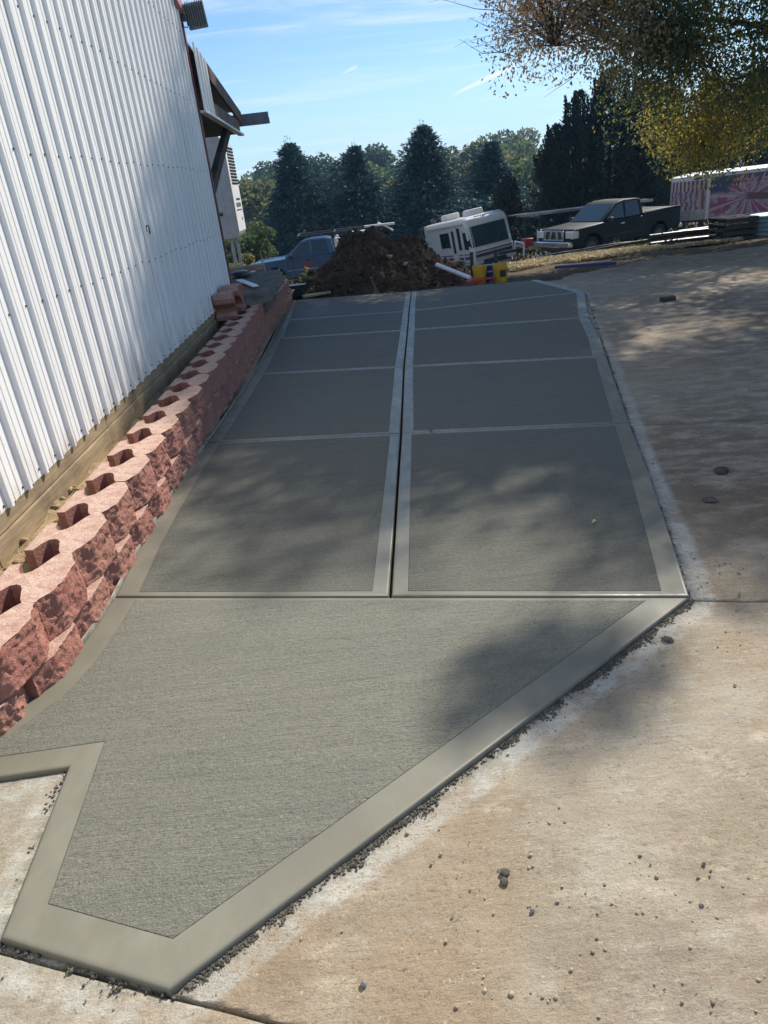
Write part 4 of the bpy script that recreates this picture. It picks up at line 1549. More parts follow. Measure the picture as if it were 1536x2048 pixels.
ws0, ws1 = (-0.045, 1.50), (-0.250, 2.54)
for ya, yb in ((-0.98, 0.03), (0.06, 0.98)):
    mb = MB()
    slab_quad(mb, [(ws0[0] + 0.01, ya, ws0[1]), (ws0[0] + 0.01, yb, ws0[1]), (ws1[0] + 0.01, yb, ws1[1]), (ws1[0] + 0.01, ya, ws1[1])], 0.012)
    mb.build('windscreen', M['windscreen'], mh)
mb = MB()
mb.bar((ws0[0] + 0.03, 0.045, ws0[1]), (ws1[0] + 0.03, 0.045, ws1[1]), 0.05, 0.03)
mb.build('windscreen_divider', M['darksteel'], mh)
for s in (-1, 1):
    mb = MB()
    slab_quad(mb, [(-0.30, s * (MW + 0.004), 1.45), (-0.80, s * (MW + 0.004), 1.45), (-0.82, s * (MW + 0.004), 2.32), (-0.47, s * (MW + 0.004), 2.32)], 0.006 * -s)
    mb.build('cab_side_window', M['glass'], mh)
    mb = MB()
    slab_quad(mb, [(-0.055, s * 1.0, 1.50), (-0.13, s * 1.19, 1.50), (-0.34, s * 1.19, 2.46), (-0.26, s * 1.0, 2.54)], 0.02 * -s)
    mb.build('corner_window', M['windscreen'], mh)
for x0, x1, z0, z1 in ((-4.2, -2.75, 1.62, 2.45), (-2.42, -2.05, 1.30, 2.50), (-1.62, -1.15, 1.45, 2.60)):
    for s in (-1, 1):
        if s == 1 and x0 > -2.5:
            continue
        mb = MB()
        mb.box(((x0 + x1) / 2, s * (MW + 0.004), (z0 + z1) / 2), (x1 - x0, 0.02, z1 - z0))
        w_ = mb.build('window', M['glass'], mh)
        mb = MB()
        for a, b in (((x0, z0), (x1, z0)), ((x0, z1), (x1, z1)), ((x0, z0), (x0, z1)), ((x1, z0), (x1, z1))):
            mb.bar((a[0], s * (MW + 0.012), a[1]), (b[0], s * (MW + 0.012), b[1]), 0.02, 0.04)
        mb.build('window_frame', M['lightgrey'], w_)
mb = MB()
mb.box((-2.23, -MW - 0.006, 1.66), (0.72, 0.012, 1.95))
mb.build('door', M['cream'], mh, bevel=0.004)
mb = MB()
mb.box((-ML / 2 - 0.1, -MW - 0.05, 2.80), (ML - 1.2, 0.11, 0.13))
mb.tube([(-1.0, -MW - 0.05, 2.72), (-1.0, -MW - 0.05, 0.72)], 0.035, 8)
mb.build('awning', M['white'], mh, bevel=0.01)
for z, hgt, m_ in ((1.24, 0.055, 'stripe'), (1.05, 0.15, 'stripe'), (0.80, 0.07, 'lightgrey')):
    mb = MB()
    mb.box((0.055, 0, z), (0.035, 2.1, hgt))
    for s in (-1, 1):
        mb.box((-ML / 2, s * (MW + 0.002), z - 0.05), (ML - 0.5, 0.010, hgt))
    mb.build('stripe', M[m_], mh)
mb = MB()
mb.box((0.05, 0, 0.66), (0.05, 1.30, 0.26))
mb.build('grille', M['blackplastic'], mh, bevel=0.01)
for s in (-1, 1):
    mb = MB()
    mb.box((0.05, s * 0.88, 0.70), (0.06, 0.30, 0.19))
    mb.build('headlight', M['lampwhite'], mh, bevel=0.015)
    mb = MB()
    mb.bar((0.0, s * 0.55 - 0.25, 1.52), (-0.10, s * 0.55 + 0.15, 2.0), 0.025, 0.025)
    mb.build('wiper', M['blackplastic'], mh)
    mb = MB()
    mb.box((0.06, s * 1.36, 1.75), (0.08, 0.16, 0.32))
    mb.bar((-0.1, s * 1.1, 1.95), (0.05, s * 1.34, 1.88), 0.03, 0.03)
    mb.build('mirror', M['blackplastic'], mh, bevel=0.02)
mb = MB()
mb.box((0.06, 0, 0.43), (0.20, 2.36, 0.16))
mb.build('bumper', M['chrome'], mh, bevel=0.03)
for x in (-1.9, -5.2):
    mb = MB()
    mb.prism([(-0.42, 0.14), (0.42, 0.14), (0.42, 0.40), (0.34, 0.46), (-0.34, 0.46), (-0.42, 0.40)], 'x', x - 0.45, x + 0.45)
    mb.v = [(a, b, c_ + 2.90) for a, b, c_ in mb.v]
    mb.build('roof_air_conditioner', M['white'], mh, bevel=0.04)
mb = MB()
mb.tube([(-0.75, 0.75, 3.0), (-0.75, 0.75, 3.35)], 0.012, 6)
mb.bar((-1.2, 0.1, 3.12), (-1.35, 0.5, 3.05), 0.02, 0.02)
for k in range(5):
    mb.box((-0.62, -0.5 + 0.12 * k, 2.98), (0.06, 0.05, 0.05))
mb.build('roof_fittings', M['darksteel'], mh)
mb = MB()
for s in (-1, 1):
    mb.tube([(-ML - 0.12, 0.35 + s * 0.2, 0.8), (-ML - 0.12, 0.35 + s * 0.2, 3.1), (-ML + 0.3, 0.35 + s * 0.2, 3.12)], 0.02, 6)
for k in range(8):
    mb.tube([(-ML - 0.12, 0.15, 0.9 + 0.27 * k), (-ML - 0.12, 0.55, 0.9 + 0.27 * k)], 0.015, 6)
mb.build('rear_ladder', M['chrome'], mh)
for x in (-0.95, -4.9):
    for s in (-1, 1):
        wheel(mh, x, s * 1.08, 0.42, 0.26)

mh.scale = (0.93, 0.93, 0.93)

# work trailer behind the charcoal truck: ladder and planks on a rack, white chest
wt = empty('flatbed_trailer', (9.3, 31.0, -1.95), frame3((-1, -0.12, -0.02)), 'flatbed work trailer carrying a long ladder and planks, behind the charcoal pickup', 'trailer')
mb = MB()
mb.box((0, 0, 0.62), (4.6, 1.8, 0.10))
mb.build('deck', M['plank'], wt, bevel=0.01)
mb = MB()
for x in (1.9, -1.9):
    for s in (-1, 1):
        mb.bar((x, s * 0.8, 0.65), (x, s * 0.8, 1.72), 0.07, 0.07)
    mb.bar((x, -0.9, 1.72), (x, 0.9, 1.72), 0.06, 0.06)
mb.bar((2.3, 0, 0.55), (3.4, 0, 0.5), 0.1, 0.1)
mb.build('rack', M['darksteel'], wt)
mb = MB()
mb.box((1.35, 0.62, 0.98), (1.0, 0.5, 0.52))
mb.build('chest', M['white'], wt, bevel=0.03)
mb = MB()
mb.box((2.25, 0.35, 0.80), (0.35, 0.55, 0.35))
mb.build('pump', M['redplastic'], wt, bevel=0.03)
mb = MB()
mb.tube([(2.55, 0.75, 0.35), (2.55, 0.75, 0.85), (2.55, -0.3, 0.85), (2.55, -0.3, 0.35)], 0.04, 8)
mb.build('guard_rail', M['white'], wt)
for s in (-1, 1):
    wheel(wt, -0.3, s * 1.0, 0.34, 0.2, M['lightgrey'])
ld = empty('ladder', (9.25, 30.9, -0.19), frame3((-1, -0.12, 0.0)), 'long grey extension ladder lying flat on the work trailer rack', 'ladder')
mb = MB()
for s in (-1, 1):
    mb.bar((2.6, s * 0.24 + 0.4, 0.06), (-3.0, s * 0.24 + 0.4, 0.06), 0.04, 0.10)
mb.build('rail', M['steel'], ld)
for k in range(18):
    mb = MB()
    mb.tube([(2.4 - k * 0.305, 0.16, 0.06), (2.4 - k * 0.305, 0.64, 0.06)], 0.018, 6)
    mb.build('rung', M['steel'], ld)
for k in range(3):
    mb = MB()
    mb.bar((2.8 - 0.2 * k, -0.3 - 0.2 * k, 0.04), (-3.1 + 0.25 * k, -0.3 - 0.2 * k, 0.04), 0.19, 0.05)
    o = mb.build('plank', M['darkwood'], None, bevel=0.004)
    o.matrix_world = ld.matrix_basis.copy()
    tag(o, ('dark scaffold plank next to the ladder on the trailer rack', 'middle dark scaffold plank of three on the trailer rack', 'dark scaffold plank nearest the camera on the trailer rack')[k], 'plank', 'planks on the trailer rack')

# tall white refrigeration unit beyond the building corner
rf = empty('refrigeration_unit', (-5.15, 26.9, -1.2), None, 'tall pale grey refrigeration unit with a black louvred side, beyond the building corner', 'cooling unit')
mb = MB()
mb.prism([(-1.2, 1.62), (1.18, 1.62), (1.30, 1.80), (1.30, 4.55), (1.12, 4.82), (-1.2, 4.82)], 'y', -0.9, 0.95)
mb.build('cabinet', M['lightgrey'], rf, bevel=0.03)
mb = MB()
mb.box((1.303, 0.03, 3.1), (0.012, 1.75, 2.55))
side = mb.build('side_panel', M['white'], rf, bevel=0.005)
for k in range(12):
    mb = MB()
    mb.box((1.315, 0.12, 3.34 + 0.098 * k), (0.03, 1.35, 0.062), Matrix.Rotation(R(20), 3, 'Y'))
    mb.build('louvre', M['darksteel'], side)
mb = MB()
mb.box((1.312, 0.15, 2.84), (0.012, 0.9, 0.06))
for k in range(4):
    mb.box((1.312, -0.35 + 0.28 * k, 2.66), (0.012, 0.16, 0.14))
    mb.box((1.312, -0.40 + 0.31 * k, 2.50), (0.012, 0.22, 0.04))
mb.box((1.312, 0.4, 2.2), (0.012, 0.14, 0.10))
mb.build('side_lettering', M['darksteel'], rf)
mb = MB()
mb.prism([(0.05, 2.5), (0.98, 2.5), (0.98, 4.2), (0.90, 4.35), (0.75, 4.4), (0.05, 4.4)], 'y', -0.912, -0.89)
mb.build('door_panel', M['lightgrey'], rf, bevel=0.01)
mb = MB()
mb.box((0.62, -0.915, 2.42), (0.5, 0.02, 0.10))
mb.build('latch_slot', M['blackplastic'], rf)
for x in (-0.9, 0.95):
    for yy in (-0.6, 0.6):
        mb = MB()
        mb.tube([(x, yy, 0.0), (x, yy, 1.65)], 0.055, 10)
        mb.build('leg', M['steel'], rf)

# ------------------------------------------------------------------ dirt pile and yard clutter
xs = np.linspace(-2.2, 3.1, 170)
ys = np.linspace(14.6, 20.4, 170)
X, Y = np.meshgrid(xs, ys)
g0 = terr(X, Y)


def bumpf(cx, cy, rx, ry, h, p=1.0):
    d = np.sqrt(((X - cx) / rx) ** 2 + ((Y - cy) / ry) ** 2)
    return h * np.clip(1 - d, 0, 1) ** p


hgt = np.maximum.reduce([bumpf(0.30, 17.4, 1.75, 2.3, 1.42), bumpf(1.15, 17.5, 1.45, 2.3, 1.08), bumpf(-0.45, 17.2, 1.35, 1.9, 0.80), bumpf(1.9, 17.2, 0.9, 1.8, 0.52)])
hgt = np.minimum(hgt, 1.13 + 0.12 * (hgt - 1.13))
f1 = np.array([noise.fractal(Vector((x * 2.2, y * 2.2, 5)), 0.7, 2.1, 6) for x, y in zip(X.ravel(), Y.ravel())]).reshape(X.shape)
f2 = np.array([abs(noise.noise(Vector((x * 5, y * 5, 8)))) for x, y in zip(X.ravel(), Y.ravel())]).reshape(X.shape)
Zp = g0 - 0.05 + hgt + (0.16 * f1 + 0.20 * f2) * sst(0.0, 0.25, hgt)
idx = np.arange(X.size).reshape(X.shape)
F4 = np.stack([idx[:-1, :-1], idx[:-1, 1:], idx[1:, 1:], idx[1:, :-1]], -1).reshape(-1, 4)
pile = np_mesh('dirt_pile', np.stack([X, Y, Zp], -1).reshape(-1, 3), F4, M['dirt'], smooth=False)
tag(pile, 'big heap of dark brown excavated dirt at the far end of the slab', 'dirt pile')


def clods(name, pts, sizes, mat, parent=None, squash=0.7, seed=0):
    """small lumpy stones, one deformed octahedron-based lump each"""
    base = []
    bm_ = bmesh.new()
    bmesh.ops.create_icosphere(bm_, subdivisions=1, radius=1)
    bv = np.array([v.co[:] for v in bm_.verts])
    bf = np.array([[v.index for v in f.verts] for f in bm_.faces])
    bm_.free()
    r_ = np.random.default_rng(seed)
    n = len(pts)
    V = np.empty((n, len(bv), 3))
    for i in range(n):
        s = sizes[i] * (1 + 0.45 * r_.uniform(-1, 1, size=(len(bv), 1))) * np.array([r_.uniform(0.7, 1.3), r_.uniform(0.7, 1.3), squash])
        a = r_.uniform(0, 6.28)
        c_, s_ = math.cos(a), math.sin(a)
        v = bv * s
        v = np.stack([v[:, 0] * c_ - v[:, 1] * s_, v[:, 0] * s_ + v[:, 1] * c_, v[:, 2]], 1)
        V[i] = v + pts[i]
    Fa = (bf[None] + (np.arange(n) * len(bv))[:, None, None]).reshape(-1, 3)
    return np_mesh(name, V.reshape(-1, 3), Fa, mat, parent)


pp, sz = [], []
for _ in range(2200):
    i, j = rng.integers(5, 165), rng.integers(5, 150)
    if hgt[i, j] > 0.05 or rng.random() < 0.15:
        s = 0.012 + 0.06 * rng.random() ** 3
        pp.append((X[i, j], Y[i, j], Zp[i, j] + s * 0.3))
        sz.append(s)
M['clod'] = simple('dirt_clods', (0.08, 0.057, 0.04), 0.95, var=0.6, scale=4, spec=0.1)
tag(clods('clods', np.array(pp), sz, M['clod'], pile, 0.8, 3), kind='stuff')
M['palestone'] = simple('pale_stone', (0.28, 0.25, 0.20), 0.9, var=0.2)
for k, (x, y, s) in enumerate(((0.75, 16.3, 0.09), (1.05, 16.0, 0.075), (0.9, 15.9, 0.05))):
    i = int(np.argmin(abs(ys - y)))
    j = int(np.argmin(abs(xs - x)))
    o = clods('stone', np.array([(xs[j], ys[i], Zp[i, j] + s * 0.3)]), [s], M['palestone'], None, 0.6, k)
    tag(o, ('pale stone highest on the near face of the dirt heap', 'pale stone lowest right on the near face of the dirt heap', 'smallest pale stone at the foot of the dirt heap')[k], 'stone', 'stones in the dirt heap')

# crumbly soil thrown up against the back of the red wall
pp, sz = [], []
for _ in range(1500):
    a_, b_ = rng.integers(0, 330), rng.integers(0, 26)
    if xsb[b_] > -1.70 or ysb[a_] < 1.5:
        continue
    s_ = 0.004 + 0.028 * rng.random() ** 4
    pp.append((xsb[b_] + rng.normal(0, 0.015), ysb[a_] + rng.normal(0, 0.02), Zs[a_, b_] + s_ * 0.3))
    sz.append(s_)
tag(clods('soil_crumbs', np.array(pp), sz, M['soil'], None, 0.75, 12), 'crumbly tan soil lumps behind the red block wall', kind='stuff')

# buckets


def bucket(x, y, label, lean=0.0):
    b = empty('bucket', (x, y, float(terr(x, y)) - 0.0), Matrix.Rotation(lean, 3, 'Y'), label, 'bucket', 'yellow buckets beyond the slab')
    mb = MB()
    mb.lathe([(0.0, 0.0), (0.128, 0.0), (0.135, 0.01), (0.148, 0.30), (0.149, 0.375), (0.143, 0.375), (0.132, 0.02), (0.0, 0.02)], 30, cap=False)
    mb.build('body', M['yellow'], b, smooth=True)
    mb = MB()
    for z in (0.30, 0.325, 0.36):
        mb.lathe([(0.147, z - 0.006), (0.156, z - 0.004), (0.156, z + 0.004), (0.147, z + 0.006)], 30, cap=False)
    mb.build('rim', M['yellow'], b, smooth=True)
    mb = MB()
    a = [(0.155 * math.cos(t), -0.155 * abs(math.sin(t)) * 0.55 - 0.02, 0.29 - 0.22 * math.sin(t)) for t in np.linspace(0, math.pi, 14)]
    mb.tube(a, 0.006, 6)
    mb.build('handle', M['darksteel'], b)
    return b


b1 = bucket(2.55, 15.35, 'yellow plastic bucket beside the red scoop handle, left of the blue bucket', R(3))
b2 = bucket(2.98, 15.20, 'yellow plastic bucket with a dark printed label, right of the blue bucket', R(-2))
mb = MB()
a = [(0.1445 * math.cos(t), 0.1445 * math.sin(t)) for t in np.linspace(R(-105), R(-50), 8)]
mb.add([(x, y, 0.12) for x, y in a] + [(x * 1.035, y * 1.035, 0.26) for x, y in a], [(i, i + 1, 8 + i + 1, 8 + i) for i in range(7)])
mb.build('printed_label', M['darksteel'], b2)
bb = empty('blue_bucket', (2.78, 15.65, float(terr(2.78, 15.65))), None, 'dark blue bucket standing between two yellow buckets', 'bucket')
mb = MB()
mb.lathe([(0.0, 0.0), (0.125, 0.0), (0.15, 0.36), (0.143, 0.36), (0.12, 0.02), (0.0, 0.02)], 26, cap=False)
mb.build('body', M['bluepvc'], bb, smooth=True)
mb = MB()
mb.lathe([(0.146, 0.20), (0.158, 0.205), (0.158, 0.225), (0.148, 0.23)], 26, cap=False)
mb.lathe([(0.148, 0.33), (0.16, 0.335), (0.16, 0.36), (0.15, 0.365)], 26, cap=False)
mb.build('rim', M['lightgrey'], bb, smooth=True)
for x, lab in ((2.50, 'dark timber stake standing behind the left yellow bucket'), (3.02, 'dark timber stake standing behind the right yellow bucket')):
    mb = MB()
    mb.box((x, 15.9, float(terr(x, 15.9)) + 0.30), (0.07, 0.05, 0.62))
    tag(mb.build('stake', M['darkwood'], bevel=0.004), lab, 'stake')
mb = MB()
mb.tube([(1.72, 15.75, -0.05), (2.32, 15.05, -0.31)], 0.045, 14, cap=False)
mb.tube([(1.72, 15.75, -0.05), (2.32, 15.05, -0.31)], 0.038, 14)
tag(mb.build('white_pipe', M['pvc'], smooth=True), 'white plastic pipe leaning down the dirt heap to the slab edge', 'pipe')
mb = MB()
mb.prism([(0, -0.09), (0.28, -0.07), (0.42, -0.02), (0.42, 0.02), (0.28, 0.07), (0, 0.09)], 'z', 0.0, 0.06)
mb.v = [(a + 2.22, b * 1.2 + 14.98, c_ - 0.40 + a * 0.05) for a, b, c_ in mb.v]
mb.bar((2.6, 14.98, -0.35), (2.84, 14.95, -0.35), 0.04, 0.04)
tag(mb.build('red_scoop', M['redplastic'], bevel=0.012), 'red plastic scoop lying at the foot of the white pipe', 'scoop')
mb = MB()
mb.bar((4.26, 15.72, -0.375), (5.45, 15.28, -0.365), 0.10, 0.06)
tag(mb.build('blue_board', M['bluepvc'], bevel=0.01), 'long blue plastic strip lying on the dirt right of the buckets', 'board')
mb = MB()
mb.bar((-1.20, 15.55, -0.365), (-0.62, 15.75, -0.36), 0.12, 0.05)
tag(mb.build('pale_plank', M['plank'], bevel=0.005), 'short pale plank lying on the dirt at the slab end', 'plank')
mb = MB()
mb.box((-1.42, 16.05, -0.30), (0.52, 0.30, 0.24))
mb.box((-1.42, 16.05, -0.175), (0.56, 0.34, 0.02))
tag(mb.build('black_box', M['blackplastic'], bevel=0.015), 'black plastic box on the ground past the end of the red wall', 'box')
mb = MB()
mb.tube([(-2.06, 17.0, -0.45), (-2.09, 17.02, 0.2), (-2.13, 17.03, 0.50)], [0.02, 0.016, 0.012], 7)
tag(mb.build('wooden_stick', M['plank']), 'thin bare stick standing upright among the weeds by the blue truck', 'stick')
mb = MB()
mb.box((-0.9, 17.6, -0.42), (1.6, 0.06, 0.32))
mb.box((-0.9, 17.55, -0.235), (1.7, 0.08, 0.03))
tag(mb.build('low_timber_edge', M['darkwood'], bevel=0.005), 'low dark timber edging between the weeds and the dirt heap', 'timber edging')

# straw bank, pipes, pallets and corrugated tank at the right
pos, ax, ti = [], [], []
for _ in range(42000):
    x = rng.uniform(3.6, 9.7)
    t = (x - 3.4) / 4.6
    y = rng.uniform(16.9 + 0.27 * (x - 3.3), 20.15) if x < 8.1 else rng.uniform(18.3, 18.9)
    wgt = 1.0 if x < 7.6 else 0.35
    if rng.random() > wgt:
        continue
    pos.append((x, y, float(0) + rng.uniform(0.0, 0.07)))
    a = rng.uniform(0, 6.28)
    ax.append((math.cos(a), math.sin(a), rng.uniform(-0.15, 0.3)))
    c_ = rng.uniform(0.75, 1.15)
    b_ = rng.random()
    base = (0.60, 0.48, 0.28) if b_ < 0.75 else (0.36, 0.25, 0.14) if b_ < 0.88 else (0.70, 0.62, 0.42)
    ti.append((base[0] * c_, base[1] * c_, base[2] * c_, 1))
pos = np.array(pos)
pos[:, 2] += terr(pos[:, 0], pos[:, 1]) + 0.02
tag(leaves('straw_mulch', pos, 0.16, 0.14, M['straw'], None, np.array(ti), np.array(ax), 0.15), 'pale loose straw spread along the edge of the yard', kind='stuff')


def black_pipe(pts, r, lab):
    mb = MB()
    # smooth the path
    P = [Vector(p) for p in pts]
    out = []
    for i in range(len(P) - 1):
        p0, p1, p2, p3 = P[max(i - 1, 0)], P[i], P[i + 1], P[min(i + 2, len(P) - 1)]
        for t in np.linspace(0, 1, 6, endpoint=False):
            out.append(0.5 * ((2 * p1) + (-p0 + p2) * t + (2 * p0 - 5 * p1 + 4 * p2 - p3) * t * t + (-p0 + 3 * p1 - 3 * p2 + p3) * t ** 3))
    out.append(P[-1])
    mb.tube(out, r, 10)
    return tag(mb.build('drain_pipe', M['blackplastic'], smooth=True), lab, 'pipe')


def onz(x, y, h):
    return (x, y, float(terr(x, y)) + h)


black_pipe([onz(4.6, 20.5, 0.05), onz(5.4, 20.45, 0.10), onz(6.2, 20.4, 0.12), onz(7.2, 20.3, 0.18), onz(8.0, 20.2, 0.16)], 0.045, 'thin black drain pipe snaking along the top of the straw, farther one')
black_pipe([onz(5.8, 20.3, 0.06), onz(6.5, 20.15, 0.10), onz(7.3, 20.05, 0.17), onz(8.0, 20.0, 0.20), onz(8.4, 20.0, 0.2)], 0.04, 'thin black drain pipe looping over the straw, nearer one')
for x0, x1, yy, zz, r, lab in ((7.9, 10.0, 19.7, 0.07, 0.10, 'thick black drain pipe lying nearest the straw'), (8.0, 9.6, 20.0, 0.27, 0.08, 'black drain pipe stacked on the thick one'),
                               (8.9, 10.6, 20.25, 0.30, 0.07, 'black drain pipe at the back of the stack, ending at the pallets')):
    black_pipe([(x0, yy, float(terr(x0, yy)) + zz), ((x0 + x1) / 2, yy, float(terr((x0 + x1) / 2, yy)) + zz + 0.01), (x1, yy, float(terr(x1, yy)) + zz)], r, lab)
PLAB = ['bottom pallet of the stack beside the corrugated tank', 'second pallet up in the stack beside the corrugated tank', 'third pallet up in the stack beside the corrugated tank', 'top pallet of the stack beside the corrugated tank']
for k in range(4):
    p = empty('pallet', (9.80, 19.1, float(terr(9.80, 19.1)) + 0.02 + 0.145 * k), R(-6 + 3 * k), PLAB[k], 'pallet', 'stacked pallets')
    for j in range(3):
        mb = MB()
        mb.box((0, -0.45 + 0.45 * j, 0.06), (0.80, 0.05, 0.09))
        mb.build('stringer', M['darkwood'], p)
    for j in range(6):
        mb = MB()
        mb.box((-0.35 + 0.14 * j, 0, 0.117), (0.09, 1.0, 0.022))
        mb.build('deck_board', M['darkwood'], p)
mb = MB()
prf = []
for k in range(47):
    z = 0.02 + k * 0.0115
    prf.append((0.62 + 0.018 * math.cos(2 * math.pi * z / 0.105), z))
mb.lathe(prf, 40, 'z', (10.80, 18.9, float(terr(10.8, 18.9))))
tag(mb.build('corrugated_tank', M['teal'], smooth=True), 'pale green corrugated round tank at the right edge beside the pallets', 'tank')

# ------------------------------------------------------------------ trees


def mixc(a, b, t):
    t = np.asarray(t)[:, None]
    return np.concatenate([np.array(a)[None] * (1 - t) + np.array(b)[None] * t, np.ones((len(t), 1))], 1)


def spruce(x, y, h, r, label, n_br=1500, hue=0.0, seed=0, zoff=0.0):
    """conifer with drooping sprays in irregular whorls"""
    rs = np.random.default_rng(seed)
    z0 = float(terr(x, y)) + zoff
    t = empty('spruce_tree', (x, y, z0), None, label, 'spruce tree', 'row of blue-green spruces')
    mb = MB()
    mb.tube([(0, 0, -0.3), (0.03, 0, h * 0.5), (0, 0, h * 0.98)], [0.16, 0.09, 0.015], 8)
    mb.build('trunk', M['bark'], t)
    pos, ax, col, siz = [], [], [], []
    lob = [(rs.uniform(0, 6.28), rs.uniform(0.1, 0.9), rs.uniform(0.10, 0.34)) for _ in range(22)]
    for _ in range(n_br):
        u = rs.random() ** 1.25
        zt = h * (0.03 + 0.97 * u)
        a = rs.uniform(0, 6.283)
        rad = r * (1 - u) ** 0.82 * (0.45 + 0.62 * rs.random())
        for la, lu, lg in lob:
            rad *= 1 + lg * math.exp(-((u - lu) / 0.08) ** 2) * math.cos(a - la)
        rad += 0.10 + 0.22 * rs.random() ** 3
        lift = 0.30 * (u - 0.25)
        k = rs.integers(9, 17)
        s = 1 - rs.random(k) ** 1.8 * 0.75
        dx, dy = math.cos(a), math.sin(a)
        sag = -0.16 * rad * s ** 2 * (1 - u) + lift * rad * s
        px = dx * rad * s + rs.normal(0, 0.05, k)
        py = dy * rad * s + rs.normal(0, 0.05, k)
        pz = zt + sag + rs.normal(0, 0.045, k)
        pos.append(np.stack([px, py, pz], 1))
        ax.append(np.stack([np.full(k, dx), np.full(k, dy), np.full(k, lift - 0.15 + 0.25 * u)], 1))
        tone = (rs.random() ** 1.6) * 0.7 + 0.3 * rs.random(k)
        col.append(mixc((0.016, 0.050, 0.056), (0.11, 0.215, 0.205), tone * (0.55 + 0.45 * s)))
        siz.append(rs.uniform(0.16, 0.34, k) * (0.75 + 0.25 * (1 - u)))
    k = 5200
    u = rs.random(k)
    a = rs.uniform(0, 6.28, k)
    rr = r * (1 - u) ** 0.92 * np.sqrt(rs.random(k)) * 0.8
    pos.append(np.stack([np.cos(a) * rr, np.sin(a) * rr, h * (0.03 + 0.93 * u)], 1))
    ax.append(np.stack([np.cos(a), np.sin(a), np.zeros(k)], 1))
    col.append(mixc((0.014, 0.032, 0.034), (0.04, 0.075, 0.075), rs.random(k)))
    siz.append(rs.uniform(0.25, 0.42, k))
    # a few new leaders at the top
    for _ in range(60):
        a = rs.uniform(0, 6.28)
        L = rs.uniform(0.3, 0.85)
        b = rs.uniform(0.62, 0.97) * h
        k = 7
        s = np.linspace(0.1, 1, k)
        rr = r * 0.85 * (1 - b / h) ** 0.92 * rs.uniform(0.2, 1.0) + 0.05
        pos.append(np.stack([math.cos(a) * rr * (0.6 + 0.5 * s), math.sin(a) * rr * (0.6 + 0.5 * s), b + L * s], 1))
        ax.append(np.tile([[math.cos(a) * 0.3, math.sin(a) * 0.3, 1.0]], (k, 1)))
        col.append(mixc((0.03, 0.06, 0.055), (0.07, 0.12, 0.10), rs.random(k)))
        siz.append(np.full(k, 0.17))
    pos, ax, col, siz = map(np.concatenate, (pos, ax, col, siz))
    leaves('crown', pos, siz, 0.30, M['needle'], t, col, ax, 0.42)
    return t


spruce(-3.15, 47, 7.5, 4.9, 'broad blue-green spruce, leftmost of the row, behind the blue pickup', 2600, seed=1)
spruce(0.75, 48.5, 7.1, 4.5, 'blue-green spruce behind the dirt heap, second in the row from the building', 2200, seed=2)
spruce(4.75, 46, 7.5, 5.0, 'tallest blue-green spruce in the row, behind the dirt heap and the motorhome', 2700, seed=3)
spruce(9.3, 49, 6.5, 4.3, 'blue-green spruce behind the motorhome, rightmost of the row', 2200, seed=4)


def juniper(x, y, h, r, label, n=1000, seed=0, c0=(0.016, 0.028, 0.022), c1=(0.045, 0.068, 0.045), group='dark evergreens behind the trucks', name='juniper_tree', cat='evergreen tree'):
    rs = np.random.default_rng(seed)
    t = empty(name, (x, y, float(terr(x, y))), None, label, cat, group)
    mb = MB()
    mb.tube([(0, 0, -0.3), (0.04, 0.02, h * 0.55), (0, 0, h * 0.97)], [0.14, 0.08, 0.012], 7)
    mb.build('trunk', M['bark'], t)
    pos, ax, col = [], [], []
    plumes = [(rs.uniform(0, 6.28), rs.uniform(0.45, 1.0), rs.uniform(0.1, 0.95)) for _ in range(64)]
    for pa, pr, pu in plumes:
        k = int(n / 5.5)
        L = h * rs.uniform(0.10, 0.20)
        bz = h * pu * 0.86
        env = r * (1 - pu) ** 0.55 * 0.85 + 0.12
        cx, cy = math.cos(pa) * env * pr, math.sin(pa) * env * pr
        s = rs.random(k)
        w = 0.42 * (1 - s) ** 0.8 * (1 - 0.45 * pu)
        pos.append(np.stack([cx * (0.8 + 0.35 * s) + rs.normal(0, 1, k) * w * 0.5, cy * (0.8 + 0.35 * s) + rs.normal(0, 1, k) * w * 0.5, bz + L * s], 1))
        ax.append(np.tile([[math.cos(pa) * 0.25, math.sin(pa) * 0.25, 1.0]], (k, 1)))
        col.append(mixc(c0, c1, rs.random(k) * 0.7 + 0.3 * rs.random()))
    k = n * 5
    u = rs.random(k)
    a = rs.uniform(0, 6.28, k)
    rr = r * (1 - u) ** 0.55 * np.sqrt(rs.random(k)) * 0.9
    pos.append(np.stack([np.cos(a) * rr, np.sin(a) * rr, h * u * 0.97], 1))
    ax.append(np.stack([np.cos(a) * 0.4, np.sin(a) * 0.4, np.ones(k)], 1))
    col.append(mixc(c0, c1, rs.random(k) * 0.5))
    pos, ax, col = map(np.concatenate, (pos, ax, col))
    leaves('crown', pos, 0.19, 0.34, M['needle'], t, col, ax, 0.55)
    return t


